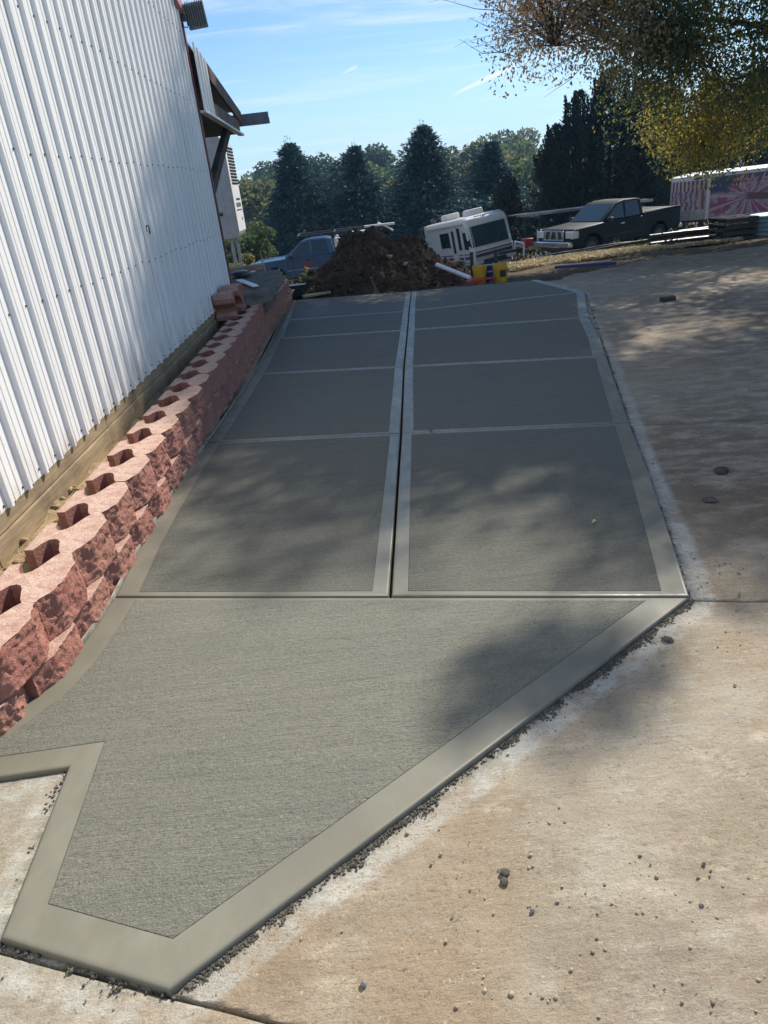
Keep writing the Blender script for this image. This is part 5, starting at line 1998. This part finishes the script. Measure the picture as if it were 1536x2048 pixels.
juniper(9.4, 34.5, 5.7, 2.3, 'dark pointed juniper, leftmost and shortest of the clump behind the pickup', 900, 11)
juniper(10.6, 35.0, 6.9, 2.7, 'dark pointed juniper, second from the left in the clump behind the pickup', 1100, 12)
juniper(12.0, 35.2, 7.6, 2.9, 'tallest dark juniper behind the charcoal pickup cab', 1250, 13)
juniper(13.7, 35.6, 7.0, 2.9, 'dark juniper rising behind the bed of the charcoal pickup', 1150, 14)
juniper(14.3, 37.2, 6.6, 1.5, 'grey-green evergreen between the junipers and the trailer roof', 1000, 15, (0.05, 0.065, 0.055), (0.11, 0.13, 0.10))
juniper(15.8, 38.0, 7.2, 1.9, 'dark evergreen directly behind the nose of the flag trailer', 1200, 16)
juniper(18.3, 39.0, 7.6, 2.1, 'dark evergreen behind the middle of the flag trailer', 1200, 17)
juniper(20.9, 39.5, 7.8, 2.2, 'dark evergreen behind the far end of the flag trailer', 1200, 18)
juniper(8.0, 38.5, 4.2, 1.5, 'low dark evergreen right behind the motorhome', 800, 19)


def broadleaf(name, x, y, h, r, label, group, cat, c0, c1, n=5000, size=0.30, seed=0, trunk=True, flat=0.75):
    rs = np.random.default_rng(seed)
    z0 = float(terr(x, y))
    t = empty(name, (x, y, z0), None, label, cat, group)
    if trunk:
        mb = MB()
        mb.tube([(0, 0, -0.4), (rs.normal(0, 0.1), rs.normal(0, 0.1), h * 0.45), (rs.normal(0, 0.2), rs.normal(0, 0.2), h * 0.8)], [0.03 * h, 0.018 * h, 0.006 * h], 7)
        for k in range(5):
            a = rs.uniform(0, 6.28)
            mb.tube([(0, 0, h * (0.3 + 0.08 * k)), (math.cos(a) * r * 0.35, math.sin(a) * r * 0.35, h * (0.48 + 0.07 * k)), (math.cos(a) * r * 0.7, math.sin(a) * r * 0.7, h * (0.58 + 0.07 * k))],
                    [0.012 * h, 0.008 * h, 0.003 * h], 5)
        mb.build('trunk', M['bark'], t)
    nl = 26
    d = rs.normal(size=(nl, 3))
    d /= np.linalg.norm(d, axis=1, keepdims=True)
    cen = d * np.array([r, r, h * 0.40]) * rs.uniform(0.35, 0.95, (nl, 1)) * np.array([1, 1, 1]) + np.array([0, 0, h * 0.58])
    cr = r * rs.uniform(0.26, 0.46, nl)
    pos, col = [], []
    per = n // nl
    for c_, q_ in zip(cen, cr):
        v = rs.normal(size=(per, 3))
        v /= np.linalg.norm(v, axis=1, keepdims=True)
        v *= q_ * rs.uniform(0.45, 1.0, (per, 1)) ** 0.6 * np.array([1, 1, flat])
        pos.append(c_ + v)
        col.append(mixc(c0, c1, np.clip(rs.normal(0.5, 0.16) + rs.normal(0, 0.22, per), 0, 1)))
    pos, col = np.concatenate(pos), np.concatenate(col)
    ok = pos[:, 2] > 0.05
    leaves('crown', pos[ok], size, 0.62, M['leaf'], t, col[ok])
    return t


GR = ((0.045, 0.08, 0.03), (0.13, 0.17, 0.055))
YG = ((0.11, 0.12, 0.035), (0.26, 0.24, 0.07))
OL = ((0.08, 0.10, 0.04), (0.20, 0.20, 0.08))
DG = ((0.035, 0.065, 0.034), (0.09, 0.13, 0.055))
GW = 'trees on the wooded slope beyond the spruces'
spec = [(-6.6, 33, 2.3, 1.5, YG, 'yellow-green bushy shrub by the nose of the blue pickup'), (-5.3, 34.5, 1.9, 1.2, YG, 'low leafy shrub just in front of the blue pickup bumper'),
        (-5.6, 40, 3.4, 1.8, GR, 'round green sapling between the building corner and the spruces')]
for k, (x, y, h, r, cc, lab) in enumerate(spec):
    broadleaf('shrub', x, y, h, r, lab, None, 'shrub', cc[0], cc[1], 5200, 0.17, 50 + k, trunk=True)
LOC = ['just right of the refrigeration unit', 'left of the leftmost spruce', 'between the first and second spruces', 'between the second and tallest spruces', 'right of the tallest spruce',
       'above the rightmost spruce', 'left of the juniper clump']
wood_spec = [(-10.5, 75, 9.5, 4.2, OL, 'olive-green round tree low on the slope ' + LOC[0]), (-8.2, 95, 11.0, 5.0, OL, 'broad olive tree half way up the slope ' + LOC[0]),
             (-11.5, 125, 13.0, 6.0, DG, 'dark round-topped tree on the skyline ' + LOC[0]), (-14.5, 140, 12.0, 6.5, OL, 'pale olive tree on the skyline nearest the building'),
             (-5.0, 120, 13.2, 5.5, DG, 'dark green tree on the skyline ' + LOC[1]), (-6.6, 66, 6.5, 3.2, YG, 'yellowish bushy tree at the foot of the slope ' + LOC[1]),
             (-1.0, 100, 12.2, 5.0, DG, 'dark tree on the skyline ' + LOC[2]), (2.2, 92, 10.8, 4.4, GR, 'mid green tree ' + LOC[2]),
             (4.5, 130, 14.0, 6.0, DG, 'dark skyline tree ' + LOC[3]), (3.2, 70, 7.8, 2.9, YG, 'small yellow-green tree ' + LOC[3]),
             (11.5, 75, 8.8, 3.2, YG, 'bright yellow-green tree ' + LOC[4]), (13.5, 110, 12.2, 5.0, OL, 'olive skyline tree ' + LOC[4]),
             (18.5, 105, 11.5, 5.0, OL, 'broad pale green tree ' + LOC[5]), (24.5, 125, 13.2, 6.0, GR, 'tall round green tree on the skyline ' + LOC[6]),
             (17.0, 80, 8.6, 3.6, GR, 'green bushy tree ' + LOC[5]), (21.5, 90, 9.8, 4.0, OL, 'olive tree lower down, ' + LOC[6]), (29.0, 140, 14.5, 6.5, OL, 'large olive tree on the skyline behind the junipers')]
for k, (x, y, h, r, cc, lab) in enumerate(wood_spec):
    broadleaf('deciduous_tree', x, y, h * (0.86 if y < 115 else 0.92), r, lab, GW, 'tree', cc[0], cc[1], 6500, 0.34 + 0.0022 * y, 70 + k)
# the far wood that closes the view as one mass
pos, col = [], []
rs = np.random.default_rng(5)
for _ in range(150):
    x, y = rs.uniform(-120, 190), rs.uniform(150, 260)
    h, r = rs.uniform(8, 11.5), rs.uniform(4, 7)
    z0 = float(terr(x, y))
    n = 620
    v = rs.normal(size=(n, 3))
    v /= np.linalg.norm(v, axis=1, keepdims=True)
    v[:, 2] = np.abs(v[:, 2]) * 1.0 - 0.15 * rs.random(n)
    lump = 1 + 0.22 * np.sin(v[:, 0] * 7 + x) * np.cos(v[:, 1] * 6 + y)
    pos.append(np.array([x, y, z0 + h * 0.25]) + v * np.array([r, r, h * 0.72]) * lump[:, None] * rs.uniform(0.8, 1.0, (n, 1)))
    pick = [GR, OL, DG, YG][rs.choice(4, p=[0.3, 0.35, 0.25, 0.1])]
    col.append(mixc(pick[0], pick[1], rs.random(n)))
leaves('distant_woods', np.concatenate(pos), 1.15, 0.7, M['leaf'], None, np.concatenate(col)).data
tag(bpy.data.objects['distant_woods'], 'wooded hillside far beyond the yard', kind='stuff')

# thin blue autumn air
hm = bpy.data.materials.new('haze')
hm.use_nodes = True
hn = hm.node_tree.nodes
hn.clear()
ho = hn.new('ShaderNodeOutputMaterial')
hv = hn.new('ShaderNodeVolumePrincipled')
hv.inputs['Color'].default_value = (0.36, 0.66, 1.0, 1)
hv.inputs['Density'].default_value = 0.0006
hv.inputs['Anisotropy'].default_value = 0.3
hm.node_tree.links.new(hv.outputs[0], ho.inputs['Volume'])
mb = MB()
mb.box((30, 200, 3.0), (400, 470, 50))
tag(mb.build('haze', hm), 'thin blue haze over the yard and the far trees', kind='stuff')

# big ash on the right: trunk outside the picture, crown shading the yard
big = empty('ash_tree', (14.4, 20.6, float(terr(14.4, 20.6))), None, 'large ash tree turning yellow, its branches hanging into the top right over the trailer', 'tree')
rs = np.random.default_rng(21)
FOOT = np.array(big.location)
BC = np.array([-2.1, -0.7, 11.2])          # crown centre relative to the trunk foot
BR = np.array([9.2, 9.9, 7.9])
SV = np.array(SDIR)


GAPS = [(4.0, 10.0, 0.75, 0.5), (3.6, 8.5, 0.8, 0.4), (4.75, 8.2, 1.0, 0.5), (5.6, 7.9, 0.7, 0.4), (5.7, 11.2, 0.9, 0.5), (2.9, 7.3, 0.6, 0.35), (7.4, 12.0, 0.9, 0.6), (5.6, 13.4, 1.2, 0.6),
        (6.2, 5.6, 0.9, 0.6), (8.0, 9.2, 1.0, 0.6), (4.2, 6.0, 0.6, 0.4), (1.6, 12.6, 0.7, 0.35), (-0.9, 5.2, 0.4, 0.25), (0.9, 3.7, 0.45, 0.3)]


OPEN = [np.array(v) for v in ((-9.3, -0.6, 5.2), (-8.0, -0.6, 5.6), (-4.6, -0.6, 2.6), (-5.4, -0.6, 3.0), (-3.6, -0.6, 3.3), (-6.6, -0.6, 4.0), (-9.6, -1.0, 6.2))]


def wanted(p):
    """leave the crown open where the yard and the building front stand in full sun"""
    w = p + FOOT
    t = w[2] / SV[2]
    gx0, gy0 = w[0] - SV[0] * t, w[1] - SV[1] * t
    edge = np.interp(gx0, [-3, -1.4, 0, 1.2, 2.5, 4, 7, 12], [7.2, 5.4, 3.7, 3.3, 3.2, 3.2, 3.6, 5.0])
    for px_, py_, rx_, ry_ in GAPS:
        if ((gx0 - px_) / (rx_ + 0.25)) ** 2 + ((gy0 - py_) / (ry_ + 0.25)) ** 2 < 1:
            return False
    if gx0 > 2.7 and rs.random() < 0.28:
        return False
    if gx0 > 2.8 and 16.2 < gy0 < 21.8:
        return False
    if gy0 < edge + 0.25 * noise.noise(Vector((gx0 * 1.3, gy0, 2))):
        return False
    for q0 in OPEN:
        d_ = p - q0
        a_ = d_ @ SV
        if a_ > 1.2 and np.linalg.norm(d_ - SV * a_) < 1.5:
            return False
    t = (w[0] + 1.9) / SV[0]
    yw, zw = w[1] - SV[1] * t, w[2] - SV[2] * t
    if zw > 0.2 and yw < 13 and zw > (1.25 if 5.3 < yw < 9.5 else 0.75) + 0.55 * noise.noise(Vector((yw * 0.8, 3, 1))) + 0.25 * max(0, yw - 6):
        return False
    return True


cl = []
while len(cl) < 1400:
    v = rs.uniform(-1, 1, 3)
    q_ = v @ v
    if q_ > 1 or q_ < 0.10:
        continue
    p = BC + v * BR
    if noise.noise(Vector(p * 0.42)) + 0.5 * noise.noise(Vector(p * 0.9)) < -0.30 or not wanted(p):
        continue
    cl.append(p)
def in_view(p):
    w = p + FOOT
    return (w[2] - 1.67) < 0.235 * w[1] and w[0] < 0.62 * w[1]


cl = [p for p in cl if not in_view(p) or (noise.noise(Vector(p * 0.8 + np.array((3, 1, 7)))) > 0.08)]
NC = len(cl)
# drooping lower branches that show in the picture
droop = []
bx = [-10.5, -9.7, -8.6, -7.7, -6.8, -6.0, -5.2, -4.4, -3.7, -3.3, -1, 2]
bz = [5.0, 4.25, 3.75, 3.6, 3.2, 2.55, 2.15, 2.45, 2.9, 3.1, 3.2, 3.0]
while len(droop) < 430:
    x = rs.uniform(-10.3, 1.5)
    if x < -8.6 and rs.random() < 0.7:
        continue
    z = np.interp(x, bx, bz) + 0.45 + abs(rs.normal(0, 1.7))
    p = np.array((x, rs.normal(-0.6, 1.3), z))
    if noise.noise(Vector(p * 0.9)) + 0.5 * noise.noise(Vector(p * 2.1)) < -0.12 or not wanted(p):
        continue
    droop.append(p)
for cx, cz in ((-5.2, 2.45), (-4.8, 2.5), (-4.3, 2.75), (-3.8, 3.1), (-5.6, 2.8), (-3.5, 3.3), (-5.0, 3.1), (-3.1, 3.6), (-6.2, 3.2), (-4.5, 3.3)):
    for _ in range(5):
        droop.append(np.array((cx + rs.normal(0, 0.22), -0.6 + rs.normal(0, 0.6), cz + rs.normal(0, 0.2))))
for gx0, gy0 in ((0.40, 2.10), (0.55, 2.22), (0.74, 1.98), (0.86, 2.18)):      # unseen bough end added along the sun rays to cast a shadow blob
    droop.append(np.array((gx0, gy0, 0)) + SV * (17.5 + rs.normal(0, 0.1)) - FOOT)
cl = np.concatenate([np.array(cl), np.array(droop)])
NB = 4
# limbs grow from the trunk to cluster groups; twigs reach each cluster
limb, twig = MB(), MB()
mbt = MB()
mbt.tube([(0.2, 0.1, -0.4), (0.05, 0, 1.2), (0.0, 0.0, 3.0), (-0.3, 0.1, 4.6)], [0.55, 0.42, 0.36, 0.30], 14)
mbt.build('trunk', M['bark'], big)
nodes = []
for k in range(46):
    tgt = cl[rs.integers(len(cl))] if k < 30 else cl[NC + rs.integers(len(cl) - NC)]
    st = Vector((-0.3 * rs.random(), 0.1, rs.uniform(2.6, 4.6)))
    en = Vector(tgt)
    mid = st.lerp(en, 0.45) + Vector((rs.normal(0, 0.5), rs.normal(0, 0.5), 1.0 + 0.06 * (en - st).length))
    path = []
    for t in np.linspace(0, 1, 9):
        path.append((st * (1 - t) ** 2 + mid * 2 * t * (1 - t) + en * t * t) + Vector((rs.normal(0, 0.07), rs.normal(0, 0.07), rs.normal(0, 0.07))))
    r0 = rs.uniform(0.05, 0.11)
    limb.tube(path, [r0 * (1 - 0.88 * t) for t in np.linspace(0, 1, 9)], 6)
    nodes += [p[:] for p in path[3:]]
nodes = np.array(nodes)
for p in cl:
    j = int(np.argmin(np.sum((nodes - p) ** 2, 1) + rs.random(len(nodes)) * 0.3))
    a, b = Vector(nodes[j]), Vector(p)
    mid = a.lerp(b, 0.5) + Vector((rs.normal(0, 0.12), rs.normal(0, 0.12), 0.12 * (a - b).length))
    twig.tube([a, mid, b], [0.022, 0.015, 0.006], 4, cap=False)
    for _ in range(3 if b.x > -7.5 else 1):
        c_ = b + Vector(rs.normal(0, 0.30, 3)) + Vector((-0.1, 0, -0.2))
        twig.tube([mid.lerp(b, rs.random()), c_], [0.008, 0.003], 3, cap=False)
# bare reaching twigs at the left end
for _ in range(85):
    a = Vector((-8.5 + rs.normal(0, 0.7), -0.8 + rs.normal(0, 0.9), max(4.9, 5.6 + rs.normal(0, 0.6))))
    d = Vector((-1.0, rs.normal(0, 0.3), rs.normal(-0.05, 0.45))).normalized()
    L = rs.uniform(0.8, 1.9)
    p1 = a + d * L * 0.5 + Vector((0, 0, rs.normal(0, 0.1)))
    p2 = a + d * L + Vector((0, 0, rs.uniform(-0.05, 0.25)))
    twig.tube([a, p1, p2], [0.013, 0.009, 0.003], 4, cap=False)
    for _ in range(4):
        s_ = a.lerp(p2, rs.uniform(0.3, 0.95))
        twig.tube([s_, s_ + (d + Vector(rs.normal(0, 0.5, 3))).normalized() * rs.uniform(0.15, 0.4)], [0.005, 0.002], 3, cap=False)
limb.build('limb', M['bark'], big, smooth=True)['kind'] = 'stuff'
twig.build('twig', M['bark'], big)['kind'] = 'stuff'
pos, col = [], []
for i, p in enumerate(cl):
    left = p[0] < -8.0
    per = 100 if i >= len(cl) - NB else 120 if left and i >= NC else 270 if i >= NC else 260 if in_view(p) else 250
    rad = 0.62 if i < NC else 0.52
    v = rs.normal(size=(per, 3)) * 0.85
    v *= np.minimum(1, 1.5 / (np.linalg.norm(v, axis=1, keepdims=True) + 1e-6)) * rad * (0.30 if i >= len(cl) - NB else 1.0)
    q_ = p + v
    yel = noise.noise(Vector(p * 0.35 + np.array([5, 1, 3]))) * 0.9 - 0.12
    yel += 1.0 * math.exp(-((p[0] + 4.4) / 1.6) ** 2 - ((p[2] - 2.6) / 0.75) ** 2)
    dry = max(0.0, min(1.0, (-7.3 - p[0]) / 1.5))
    yel = min(1.0, max(0.0, yel))
    t = np.clip(yel + rs.normal(0, 0.25, per), 0, 1)
    c_ = mixc((0.085, 0.135, 0.055), (0.66, 0.47, 0.07), t)
    if dry > 0:
        d_ = mixc((0.38, 0.25, 0.14), (0.55, 0.38, 0.20), rs.random(per))
        c_ = c_ * (1 - dry) + d_ * dry
    pos.append(q_)
    col.append(c_)
pos, col = np.concatenate(pos), np.concatenate(col)
ax = np.tile([[0.0, 0.0, -1.0]], (len(pos), 1))
vis = (pos[:, 2] + FOOT[2] - 1.67) < 0.25 * (pos[:, 1] + FOOT[1])
lsz = np.where(vis, 0.094, 0.15) * rs.uniform(0.6, 1.3, len(pos))
leaves('crown', pos, lsz, 0.50, M['leaf'], big, col, ax, 0.9)

# weeds beside the blue truck and along the wall end
def weeds(x0, x1, y0, y1, n, hmax, label, c0, c1, sz, seed):
    rs_ = np.random.default_rng(seed)
    x = rs_.uniform(x0, x1, n)
    y = rs_.uniform(y0, y1, n)
    cl_ = np.array([noise.noise(Vector((a * 3, b * 3, seed))) for a, b in zip(x, y)])
    z = terr(x, y) + hmax * rs_.random(n) ** 1.5 * np.clip(0.5 + cl_, 0.1, 1.2)
    ax_ = np.stack([rs_.normal(0, 0.5, n), rs_.normal(0, 0.5, n), np.ones(n) * 0.6], 1)
    o = leaves('weeds', np.stack([x, y, z], 1), sz, 0.45, M['leaf'], None, mixc(c0, c1, rs_.random(n)), ax_, 0.5)
    return tag(o, label, kind='stuff')


weeds(-2.05, -1.1, 16.3, 17.5, 1500, 0.55, 'yellow-green leafy weeds past the end of the red wall', (0.12, 0.15, 0.03), (0.34, 0.34, 0.08), 0.11, 3)
weeds(-1.25, -0.7, 15.8, 16.4, 500, 0.38, 'thin weeds at the left foot of the dirt heap', (0.10, 0.13, 0.03), (0.30, 0.30, 0.08), 0.08, 4)
weeds(7.3, 9.0, 21.2, 22.5, 1200, 0.35, 'grass tuft beneath the flag trailer', (0.05, 0.09, 0.02), (0.14, 0.19, 0.05), 0.14, 5)

# ------------------------------------------------------------------ crumbs, stones and leaves on the yard


def along(pts, n):
    A = [Vector(p) for p in pts]
    L = [0]
    for a, b in zip(A[:-1], A[1:]):
        L.append(L[-1] + (b - a).length)
    out = []
    for t in rs.random(n) * L[-1]:
        for k in range(len(A) - 1):
            if t <= L[k + 1]:
                d = (A[k + 1] - A[k]).normalized()
                out.append((A[k] + d * (t - L[k]), Vector((d.y, -d.x))))
                break
    return out


pp, sz = [], []
for path, n, w, smax in (([D0, ROUT[0]], 8000, 0.014, 0.0042), ([ROUT[0], ROUT[3], ROUT[6]], 3000, 0.010, 0.0035), ([D1, D0], 260, 0.014, 0.006), ([N0, (-1.172, 1.321)], 180, 0.012, 0.005),
                         ([ROUT[6], ROUT[8]], 300, 0.02, 0.012)):
    for p, nn_ in along(path, n):
        den = noise.noise(Vector((p.x * 5.5, p.y * 5.5, 1.0))) + 0.5 * noise.noise(Vector((p.x * 14, p.y * 14, 2.0)))
        if den < -0.05 and rs.random() < 0.85:
            continue
        o = 0.004 + abs(rs.normal(0, w)) * (0.7 + max(0, den) * 1.8)
        q_ = p + nn_ * o
        s = (0.0009 + smax * rs.random() ** 3.2) * (1.0 if o < 0.05 else 0.5)
        pp.append((q_.x, q_.y, gz(q_.x, q_.y) - 0.019 + s * 0.4))
        sz.append(s)
tag(clods('mortar_crumbs', np.array(pp), sz, M['mortar'], None, 0.75, 8), 'dark wet concrete crumbs spilled along the edge of the new slab', kind='stuff')

pp, sz = [], []
for _ in range(60000):
    x, y = rs.uniform(-3.0, 4.5), rs.uniform(0.62, 6.0)
    den = noise.noise(Vector((x * 1.8 + 4, y * 1.8, 6.0))) + 0.6 * noise.noise(Vector((x * 5, y * 5, 3.0)))
    den += 0.9 * math.exp(-((x - 0.55) / 0.4) ** 2 - ((y - 0.98) / 0.25) ** 2)
    if den < 0.16 and rs.random() < 0.93:
        continue
    if slab_dist(np.array([[x, y]]))[0] < 0.02 or (x < -1.45 and y > 2.0):
        continue
    s = 0.0007 + 0.0055 * rs.random() ** 9
    pp.append((x, y, gz(x, y) - 0.019 + s * 0.45))
    sz.append(s)
tag(clods('gravel', np.array(pp), sz, M['pebble'], None, 0.8, 9), 'loose grit and gravel scattered on the old concrete', kind='stuff')


def stone(x, y, s, mat, name, label, cat, squash=0.75, seed=0, on=-0.019):
    bm_ = bmesh.new()
    bmesh.ops.create_icosphere(bm_, subdivisions=3, radius=1)
    for v in bm_.verts:
        p = v.co.copy()
        f = 1 + 0.30 * noise.noise(p * 1.3 + Vector((seed, 0, 0))) + 0.14 * noise.noise(p * 3.5 + Vector((0, seed, 0)))
        v.co = Vector((p.x * f * s, p.y * f * s * 0.85, p.z * f * s * squash))
    me_ = bpy.data.meshes.new(name)
    bm_.to_mesh(me_)
    bm_.free()
    o = link(name, me_, M[mat])
    o.location = (x, y, gz(x, y) + on + s * squash * 0.8)
    o.rotation_euler = (0, 0, seed * 1.7)
    return tag(o, label, cat)


M['rock'] = simple('grey_rock', (0.24, 0.23, 0.21), 0.9, var=0.3, scale=20, bump=0.004)
stone(-0.175, 1.035, 0.0085, 'rock', 'stone', 'grey stone sitting on the crack at the very bottom of the yard', 'stone', 0.85, 1)
stone(0.215, 1.29, 0.014, 'mortar', 'mortar_lump', 'dark wet mortar lump, upper of the two touching lumps on the tan concrete', 'mortar lump', 0.5, 2)
stone(0.208, 1.262, 0.012, 'mortar', 'mortar_lump', 'dark wet mortar lump, lower of the two touching lumps on the tan concrete', 'mortar lump', 0.5, 3)
stone(0.262, 1.172, 0.007, 'rock', 'stone', 'small pale stone just right of and below the dark mortar lumps', 'stone', 0.8, 4)
stone(1.055, 2.235, 0.022, 'mortar', 'mortar_lump', 'flat dark mortar lump on the old concrete near the right tip of the slab', 'mortar lump', 0.4, 5)
stone(0.74, 1.25, 0.006, 'rock', 'stone', 'small round stone at the lower right of the yard, upper of two', 'stone', 0.85, 6)
stone(0.68, 1.135, 0.006, 'rock', 'stone', 'small round stone at the lower right of the yard, lower of two', 'stone', 0.85, 7)
stone(2.05, 3.83, 0.045, 'darkwood', 'wood_chunk', 'dark chunk of bark lying in the shade on the brown concrete', 'wood chunk', 0.35, 8)
stone(1.80, 3.45, 0.04, 'mortar', 'mortar_lump', 'dark crumbled lump in the muddy shade right of the slab edge', 'mortar lump', 0.3, 9)
mb = MB()
mb.box((4.37, 10.14, gz(4.37, 10.14) + 0.015), (0.20, 0.10, 0.06), Matrix.Rotation(R(8), 3, 'Z'))
tag(mb.build('brick', M['darkwood'], bevel=0.006), 'small dark brick lying alone on the shaded concrete', 'brick')
LV = [(1.11, 3.30, 'pale', 'pale yellow leaf on the right front slab panel'), (0.44, 5.20, 'brown', 'brown curled leaf on the joint beside the centre line'), (2.40, 7.75, 'brown', 'brown curled leaf near the right slab edge')]
for k, (x, y, kind, lab) in enumerate(LV):
    L = 0.034 if kind == 'pale' else 0.05
    a = 0.25 + k
    mb = MB()
    n = 7
    vs, fs = [], []
    for i in range(n):
        t = i / (n - 1)
        w = 0.30 * L * math.sin(math.pi * min(1, t * 1.05 + 0.02)) ** 0.8 + 0.0006
        z = 0.004 + 0.010 * math.sin(t * 3.0)
        for s in (-1, 0, 1):
            vs.append(((t - 0.5) * L, s * w, z + abs(s) * w * 0.5))
    for i in range(n - 1):
        for s in range(2):
            fs.append((i * 3 + s, i * 3 + s + 1, (i + 1) * 3 + s + 1, (i + 1) * 3 + s))
    mb.add(vs, fs)
    o = mb.build('fallen_leaf', simple('leaf_' + kind, (0.50, 0.40, 0.20) if kind == 'pale' else (0.20, 0.09, 0.04), 0.7))
    m_ = o.modifiers.new('thickness', 'SOLIDIFY')
    m_.thickness = 0.0008
    o.location = (x, y, gz(x, y) + 0.002)
    o.rotation_euler = (0, 0, a)
    tag(o, lab, 'leaf')
